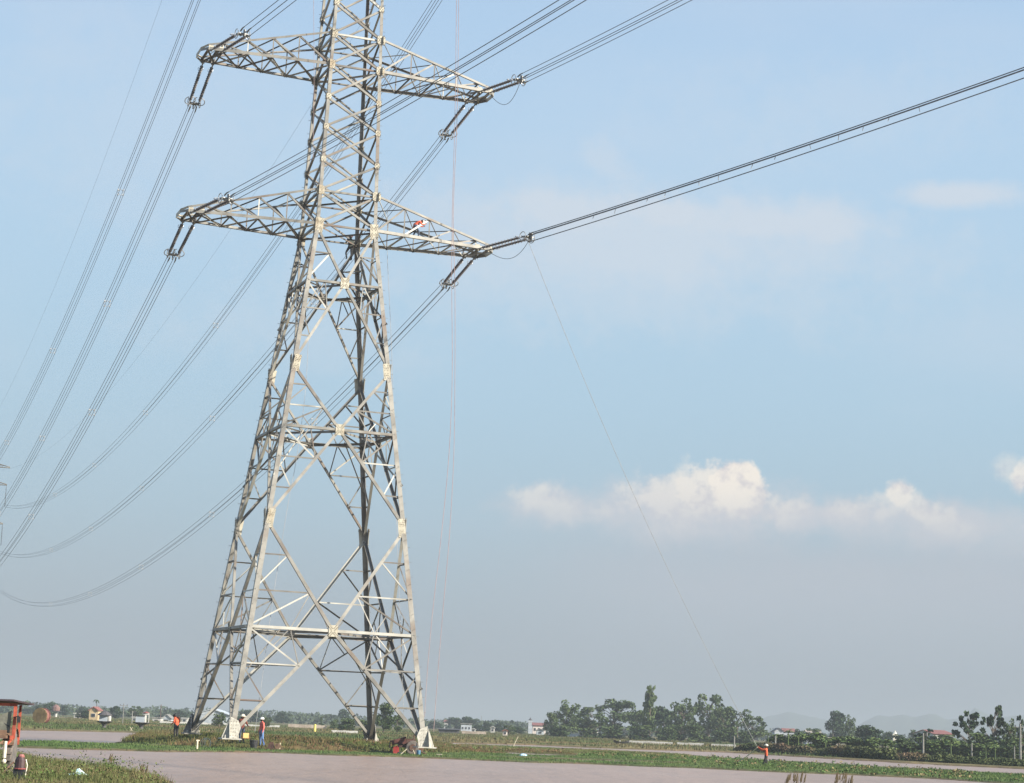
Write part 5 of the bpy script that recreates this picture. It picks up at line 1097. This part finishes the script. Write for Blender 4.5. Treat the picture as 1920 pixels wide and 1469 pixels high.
mb = MB(); mb.tube([[.16, -.5, 1.05], [.16, -.5, 1.55], [.20, -.5, 1.68]], .035, 7); mb.build('exhaust', RUST, t_)
mb = MB(); mb.ring([0, .22, 1.22], [0, .6, 1], .2, .018, 16, 5); mb.tube([[0, .22, 1.22], [0, -.05, .98]], .025, 5); mb.build('steering_wheel', BLACKP, t_)
mb = MB(); mb.box([.3, .02, 1.12], (.5, .12, .16)); mb.box([-.3, .02, 1.12], (.5, .12, .16)); mb.tube([[.5, -.1, .9], [.3, -.35, .75], [.15, -.9, .55]], .03, 5); mb.build('dashboard', BROWNM, t_)
mb = MB(); mb.tube([[.7, .06, 1.55], [.86, .0, 1.60], [.86, .0, 1.45]], .015, 4); mb.box([.86, -.01, 1.5], (.1, .03, .17)); mb.build('mirror', BLACKP, t_)
mb = MB(); mb.tube([[-.3, .3, 1.9], [.2, .2, 1.55], [.6, .15, 1.3]], .02, 4); mb.tube([[.1, .6, 1.9], [.3, .4, 1.3]], .03, 4); mb.build('hanging_strap', BLACKP, t_)
c0 = spot(45, 54.5, 0); c0[2] = GZ(c0[0], c0[1])-.02; t_ = thing('knapsack_sprayer', 'dark upright knapsack tank with a red top and red strap on the near bank', 'sprayer', c0, -CH)
mb = MB(); mb.box([0, 0, .15], (.30, .24, .30), taper=.92); mb.build('base', BLACKP, t_)
mb = MB(); mb.lathe([0, 0, .28], [(.13, 0), (.14, .05), (.13, .25), (.09, .33), (.02, .35)], 12); mb.build('tank', mat('plum_tank', (.035, .016, .02), (.07, .035, .035), .6, 5), t_)
mb = MB(); mb.lathe([.02, 0, .60], [(.085, 0), (.09, .03), (.06, .075), (.02, .08)], 10); mb.build('cap', mat('faded_red', (.24, .08, .07), (.34, .14, .12), .6, 5), t_)
mb = MB(); mb.ring([0, 0, .31], [0, 0, 1], .15, .018, 12, 5); mb.build('strap', mat('faded_red_strap', (.25, .06, .055), (.33, .1, .09), .6, 5), t_)
mb = MB(); mb.tube([[.14, .02, .55], [.19, .0, .4], [.16, 0, .15]], .018, 5); mb.build('hose', CRM, t_)
c0 = spot(152, 58.5, 0); c0[2] = GZ(c0[0], c0[1])+.04; mb = MB(); r2 = np.random.RandomState(2); gx = np.linspace(-.26, .26, 9); vs = [[x_, y_*.5, .02+.20*math.exp(-((x_-.06)/.13)**2)*(1-abs(y_)*2.2)+r2.uniform(-.03, .04)] for y_ in (-.4, -.2, 0, .2, .4) for x_ in gx]
mb.add(vs, [(i*9+j, i*9+j+1, (i+1)*9+j+1, (i+1)*9+j) for i in range(4) for j in range(8)]); o = mb.build('plastic_sheet', TURQ); o.location = tuple(c0); o.rotation_euler = (0, 0, -CH); tag(o, 'crumpled turquoise and white plastic sheet lying on the near bank', 'plastic sheet')
# big cable drum
c0 = spot(79, 262, 0); c0[2] = GZ(c0[0], c0[1]); t_ = thing('cable_drum', 'big round timber cable drum standing on the field behind the tractor', 'cable drum', c0, -CH-.30)
for y_ in (-.42, .42):
    mb = MB(); n_ = 28
    mb.lathe([0, y_-.05, .98], [(.98, 0), (1.0, .02), (1.0, .08), (.98, .1)], n_, 0, [0, 1, 0]); fl = mb.build('flange', DRUMW if y_ < 0 else DRUMR, t_)
    if y_ < 0:
        for k_ in range(9): x_ = -.88+k_*.22; h_ = math.sqrt(max(.02, .97**2-x_*x_)); pm = MB(); pm.box([x_, y_-.065-.004*(k_ % 2), .98], (.20, .03, 2*h_)); pm.build('plank', DRUMW, fl)
mb = MB(); mb.lathe([0, -.4, .98], [(.88, 0), (.88, .8)], 20, 0, [0, 1, 0]); mb.build('core', DRUMR, t_)
# sticks and shrines
for x, lb in ((242, 'left stick of the pale A-shaped pair near the far water edge'), (249, 'right stick of the pale A-shaped pair near the far water edge')):
    c_ = G(x, 1373.5); mb = MB(); s_ = 1 if x < 245 else -1; mb.tube([c_, c_+np.array([*RT[:2]*.35*s_, .55])], .03, 5); tag(mb.build('stick', WOOD), lb, 'stick')
def shrine(x, D, w_, lab, cap=False):
    c_ = spot(x, D, 0); c_[2] = GZ(c_[0], c_[1]); t_ = thing('grave_shrine', lab, 'shrine', c_, -CH); u_ = w_
    mb = MB(); mb.lathe([0, 0, 0], [(.22*u_, -.2), (.16*u_, .25), (.28*u_, .5), (.72*u_, .72), (.74*u_, .78), (.1, .78)], 8); mb.build('pedestal', DARKR, t_)
    mb = MB(); mb.box([-.08*u_, 0, 1.12], (.72*u_, .6*u_, .68)); mb.build('cella', GREYW, t_)
    if not cap:
        mb = MB(); mb.lathe([0, 0, 1.42], [(.72*u_, 0), (.55*u_, .18), (.3*u_, .40), (.05, .52)], 6); mb.build('roof', DARKR, t_)
        mb = MB(); mb.lathe([.42*u_, -.1, 1.12], [(.05, -.34), (.20, -.3), (.23, 0), (.20, .28), (.05, .34)], 10); mb.build('urn', WHITEW, t_)
    else:
        mb = MB(); mb.box([-.15*u_, 0, 1.5], (.95*u_, .7*u_, .07), taper=1.05); mb.build('roof', DARKR, t_)
        for x_ in (.32, .62): mb = MB(); mb.tube([[x_*u_, -.2, .78], [x_*u_, -.2, 1.58]], .11*u_ if x_ < .5 else .05, 8); mb.build('column', WHITEW, t_)
        mb = MB(); mb.box([.36*u_, -.1, 1.72], (.5*u_, .4, .22)); mb.build('turret', WHITEW, t_)
        mb = MB(); mb.lathe([.36*u_, -.1, 1.83], [(.36*u_, 0), (.1, .16)], 4); mb.build('turret_roof', REDR, t_)
shrine(197, 236, 1.25, 'small grave shrine with dark pointed roof and white urn on a flared base')
shrine(266, 236, 1.35, 'grave shrine with white columns and a red capped turret on a flared base', True)

# ---------------------------------------------------------------- buildings
def house(x0, x1, ytop, yeave, D, wallm, roofm, lab, dep=6.0, gable='x', win=2, cat='house', name='house', rot=0.0, base=None, door=True, wm_=None):
    c_ = spot((x0+x1)/2, D, GF if base is None else base); W = m2(x1-x0, D); xm = (x0+x1)/2; he = hz(xm, yeave, D)-c_[2]; hr = hz(xm, ytop, D)-c_[2]
    t_ = thing(name, lab, cat, c_, -CH+rot)
    for s_, n_ in ((0, 'wall'),):
        mb = MB(); mb.box([0, dep/2, he/2-.2], (W*.94, dep, he+.4)); wl = mb.build('wall', wallm, t_)
    mb = MB(); w2 = W/2+.05; d0, d1 = -.35, dep+.35
    if gable == 'x':
        mb.plate([[-w2, d0, he-.02], [w2, d0, he-.02], [w2, dep/2, hr], [-w2, dep/2, hr]], [0, -1, 1], .14); mb.plate([[-w2, d1, he-.02], [w2, d1, he-.02], [w2, dep/2, hr], [-w2, dep/2, hr]], [0, 1, 1], .14)
        for s_ in (-1, 1): mb.plate([[s_*(W*.465), .1, he], [s_*(W*.465), dep-.1, he], [s_*(W*.465), dep/2, hr-.1]], [1, 0, 0], .1, 1)
    elif gable == 'y':
        mb.plate([[-w2-.1, d0, he-.02], [0, d0, hr], [0, d1, hr], [-w2-.1, d1, he-.02]], [-1, 0, 1], .14); mb.plate([[w2+.1, d0, he-.02], [0, d0, hr], [0, d1, hr], [w2+.1, d1, he-.02]], [1, 0, 1], .14)
        mb.plate([[-w2+.1, .0, he], [w2-.1, .0, he], [0, .0, hr-.12]], [0, 1, 0], .1, 1)
    else: mb.box([0, dep/2, hr-.1], (W+.3, dep+.4, .2)); 
    mb.build('roof', [roofm, wallm], t_)
    for k_ in range(win):
        xw = (k_+.5-win/2)*W*.9/win; f_ = MB(); f_.box([xw, -.03, he*.55], (min(1.4, W/win*.42), .08, min(1.3, he*.35))); wn_ = f_.build('window_frame', WHITEW if wallm is not WHITEW else CONC, t_)
        f_ = MB(); f_.box([xw, -.06, he*.55], (min(1.2, W/win*.36), .08, min(1.1, he*.3))); f_.build('pane', WIN, wn_)
    return t_
house(167, 184, 1326, 1333, 420, TANW, REDR, 'small tan brick house with a dull red roof among the left trees', 4, 'y', 1)
house(362, 432, 1330, 1341, 430, GREYW, GREYW, 'long grey-blue shed with a low gable behind the far left pylon leg', 10, 'y', 0, 'shed', 'shed')
house(139, 150, 1337, 1339, 520, WHITEW, WHITEW, 'small bright white box house between drum and tan house', 5, 'flat', 1)
house(341, 352, 1346, 1347, 470, WHITEW, WHITEW, 'low white hut partly behind the worker in orange', 4, 'flat', 1)
house(248, 258, 1344, 1346, 460, WHITEW, WHITEW, 'tiny white kiosk left of the red capped shrine', 3, 'flat', 1)
house(286, 302, 1345, 1348, 520, WHITEW, CONC, 'pale hut with an overhanging slab roof right of the red capped shrine', 4, 'flat', 1)
house(110, 124, 1345, 1348, 520, GREYW, BROWNW, 'low grey hut behind the right rim of the cable drum', 4, 'x', 1)
house(303, 322, 1340, 1348, 560, GREYW, CONC, 'grey gabled hut between the red capped shrine and the worker in orange', 5, 'y', 1)
house(832, 858, 1351, 1355, 900, WHITEW, REDR, 'hazy white house with a thin red roof right of the pylon', 7, 'x', 3)
house(864, 884, 1357, 1360, 620, GREYW, CONC, 'two-storey grey-white village house beside the dark shed', 7, 'flat', 3)
house(884, 892, 1366, 1368, 560, WHITEW, WHITEW, 'tiny white gabled hut between the grey-white house and cream house', 3, 'y', 1)
house(896, 908, 1360, 1363, 640, GREYW, GREYW, 'small grey house left of the cream hut', 5, 'flat', 2)
house(920, 928, 1362, 1365, 560, WHITEW, WHITEW, 'bright little white house among trees left of the church', 4, 'y', 1)
house(822, 862, 1367, 1368.4, 420, DARKR, DARKR, 'long low dark shed right of the pylon', 4, 'x', 0, 'shed', 'shed')
house(943, 952, 1368, 1371, 400, PINKW, REDR, 'tiny pinkish hut beside the dark leafy tree left of the bamboo pole', 3, 'y', 1)
house(998, 1024, 1356, 1361, 620, PINKW, REDR, 'pale pink hall with a bright red roof next to the church tower', 9, 'x', 3, 'hall', 'hall')
house(1006, 1020, 1367, 1370, 520, GREYW, CONC, 'low grey house in front of the red roofed hall', 5, 'y', 1)
house(1086, 1093, 1371, 1372, 470, WHITEW, WHITEW, 'small white cube hut under the ragged trees', 3, 'flat', 1)
house(1112, 1122, 1367, 1370, 520, WHITEW, GREYW, 'white hut glimpsed under the broad domed tree', 4, 'y', 1)
house(1468, 1492, 1367, 1373, 640, GREYW, REDR, 'long low red roofed house before the blue hills', 7, 'x', 3)
house(1452, 1468, 1366, 1372, 620, GREYW, DARKR, 'dark roofed house just left of the long red roof', 6, 'y', 1)
house(1512, 1540, 1370, 1375, 600, GREYW, BROWNW, 'brownish roofed house left of the big domed tree', 7, 'x', 2)
house(1555, 1575, 1384, 1386, 420, BROWNW, BROWNW, 'low tan hut at the foot of the big domed tree', 5, 'x', 1)
house(1748, 1790, 1371, 1378, 430, WHITEW, REDR, 'white building with a red roof edge behind the dark bushes', 9, 'x', 3, rot=.25)
house(1890, 1904, 1382, 1386, 400, WHITEW, WHITEW, 'small cream hut glimpsed behind the sparse trees at the right', 4, 'flat', 1)
house(1028, 1042, 1371, 1373, 480, WHITEW, WHITEW, 'low white hut right of the red roofed hall', 4, 'x', 1)
# church tower and cream spire
for x, yt, D, w_, lb, m1, m2_ in ((994, 1346, 640, 1.0, 'slim grey church tower with a dark pointed top beside the pink hall', GREYW, DARKR), (1678, 1371, 520, .9, 'cream spired turret rising over the low trees on the right', CRM, CRM)):
    c_ = spot(x, D, GF); H = hz(x, yt, D)-GF; t_ = thing('bell_tower', lb, 'tower', c_, -CH); mb = MB(); mb.box([0, 0, H*.36], (w_*1.2, w_*1.2, H*.72)); mb.build('shaft', m1, t_)
    mb = MB(); mb.box([0, 0, H*.76], (w_*1.4, w_*1.4, H*.1)); mb.build('belfry', m1, t_); mb = MB(); mb.lathe([0, 0, H*.81], [(w_*.75, 0), (w_*.25, H*.1), (.03, H*.19)], 8); mb.build('spire', m2_, t_)
# long walls
def wall(x0, x1, y0, y1, D, m_, lab, n_=8, name='boundary_wall'):
    a_, b_ = spot(x0, D), spot(x1, D*1.0); h0 = hz((x0+x1)/2, y0, D); z1 = hz((x0+x1)/2, y1, D); t_ = thing(name, lab, 'wall', (a_+b_)/2)
    L_ = np.linalg.norm((b_-a_)[:2]); dr = unit([*(b_-a_)[:2], 0]); H = max(.12, (h0-z1)*.75); ang = math.atan2(dr[1], dr[0]); rr_ = random.Random(int(x0))
    for k_ in range(n_):
        mb = MB(); l_ = L_/n_; s_ = -L_/2+l_*(k_+.5); h_ = H*rr_.uniform(.8, 1.1); mb.box([dr[0]*s_, dr[1]*s_, z1-a_[2]+h_/2-.15], (l_*.97, .4, h_+.3), ang); mb.build('wall_panel', m_, t_)
wall(95, 168, 1349, 1352.5, 430, WHITEW, 'low white wall running from the cable drum to the tan house', 10)
wall(208, 300, 1353, 1356, 400, BROWNW, 'low brownish wall behind the two grave shrines', 8)
wall(300, 372, 1352, 1357, 400, WHITEW, 'low white wall behind the worker in orange', 8)
wall(368, 430, 1354, 1359, 400, WHITEW, 'low white wall between the two left pylon legs', 6)
wall(455, 525, 1358, 1362.5, 400, WHITEW, 'low white wall behind the helmeted worker', 7)
wall(541, 613, 1356.5, 1364, 420, BROWNW, 'long brownish grey wall beyond the field between the legs', 7)
wall(622, 672, 1369, 1371.5, 300, WHITEW, 'thin broken white kerb in the field left of the rear leg', 9)
wall(866, 912, 1370.5, 1373.5, 400, BROWNW, 'reddish brown garden wall right of the long dark shed', 5)
wall(1050, 1086, 1374, 1380, 470, GREYW, 'grey yard wall under the leftmost ragged trees', 5)
wall(1178, 1262, 1389, 1392, 300, WHITEW, 'left stretch of the thin white kerb below the tall row', 10)
wall(1270, 1320, 1392, 1394.5, 300, WHITEW, 'middle stretch of the thin white kerb below the tall row', 7)
wall(1334, 1380, 1394.5, 1397.5, 300, WHITEW, 'right stretch of the thin white kerb below the tall row', 6)
wall(1592, 1625, 1401, 1403.5, 230, WHITEW, 'short pale kerb above the hedge, below the big domed tree', 5)
# poles and masts
def pole(x, yt, D, w_, lab, m_=CONC, arm=True, base=GF):
    c_ = spot(x, D, base); H = hz(x, yt, D)-base; t_ = thing('utility_pole', lab, 'pole', c_, -CH, 'poles along the horizon'); mb = MB(); mb.tube([[0, 0, -.3], [0, 0, H]], [w_, w_*.7], 8); mb.build('post', m_, t_)
    if arm:
        mb = MB(); mb.box([0, 0, H-.35], (1.3, .08, .08)); mb.build('cross_bar', m_, t_)
        for s_ in (-.55, 0, .55): mb = MB(); mb.lathe([s_, 0, H-.3], [(.03, 0), (.07, .08), (.03, .16)], 6); mb.build('insulator', GLASSY, t_)
pole(1731, 1376, 240, .13, 'left and longer of the twin grey concrete poles above the hedge', arm=False); pole(1738, 1375, 262, .11, 'right pole of the twin grey concrete pair above the hedge', CONC, False)
pole(1913, 1360, 232, .15, 'tall pale concrete pole with a white plate at the right edge', arm=True); pole(1822, 1394, 240, .1, 'short pale post under the left sparse tree', arm=False); pole(1902, 1400, 240, .08, 'thin short post left of the right edge pole', arm=False)
pole(1377, 1381, 250, .10, 'pale post left of the man with the rope, above the hedge', CONC, False); pole(1454, 1380, 252, .12, 'pale forked post just right of the head of the man with the rope', CONC, False)
pole(231, 1320, 330, .07, 'thin grey pole between the two grave shrines', arm=True); pole(248, 1334, 330, .10, 'pale thicker pole left of the red capped shrine', arm=False)
pole(301, 1322, 700, .18, 'reddish mast far beyond the red capped shrine', RUST, False); pole(591, 1358, 300, .22, 'short yellow marker post in the field before the brownish wall', YEL, False)
pole(902, 1343, 1200, .18, 'faint hazy mast above the village', arm=False); pole(410, 1347, 380, .2, 'white figure-like post between the left pylon legs', WHITEW, False)
c_ = spot(105, 560, GF); H = hz(105, 1334, 560)-GF; t_ = thing('water_tower', 'pale column carrying a reddish tank, right of the cable drum', 'water tower', c_, -CH); mb = MB(); mb.tube([[0, 0, -.2], [0, 0, H]], .38, 10); mb.build('column', WHITEW, t_)
mb = MB(); mb.lathe([-.1, 0, H], [(.5, -.1), (1.1, .1), (1.15, 1.0), (.6, 1.6), (.1, 1.8)], 10); mb.build('tank', mat('faded_tank', (.14, .07, .065), (.22, .13, .11), .8, 1), t_); mb = MB(); mb.box([0, 0, H-.05], (2.5, 2.5, .12)); mb.build('platform', DARKR, t_)

# ---------------------------------------------------------------- air
hm = bpy.data.materials.new('haze_air'); hm.use_nodes = True; t = hm.node_tree; t.nodes.clear(); o_ = t.nodes.new('ShaderNodeOutputMaterial'); pv = t.nodes.new('ShaderNodeVolumePrincipled')
pv.inputs['Color'].default_value = (0.43, 0.48, 0.54, 1); pv.inputs['Density'].default_value = 0.00038; pv.inputs['Anisotropy'].default_value = 0.0
t.links.new(pv.outputs[0], o_.inputs['Volume'])
mb = MB(); mb.box([0, 0, 33.5], (18200, 18200, 74)); hz_o = mb.build('haze', hm); hz_o['kind'] = 'stuff'; hz_o['label'] = 'thin pale haze over the plain'; hz_o['category'] = 'haze'
hz_o.display_type = 'WIRE'
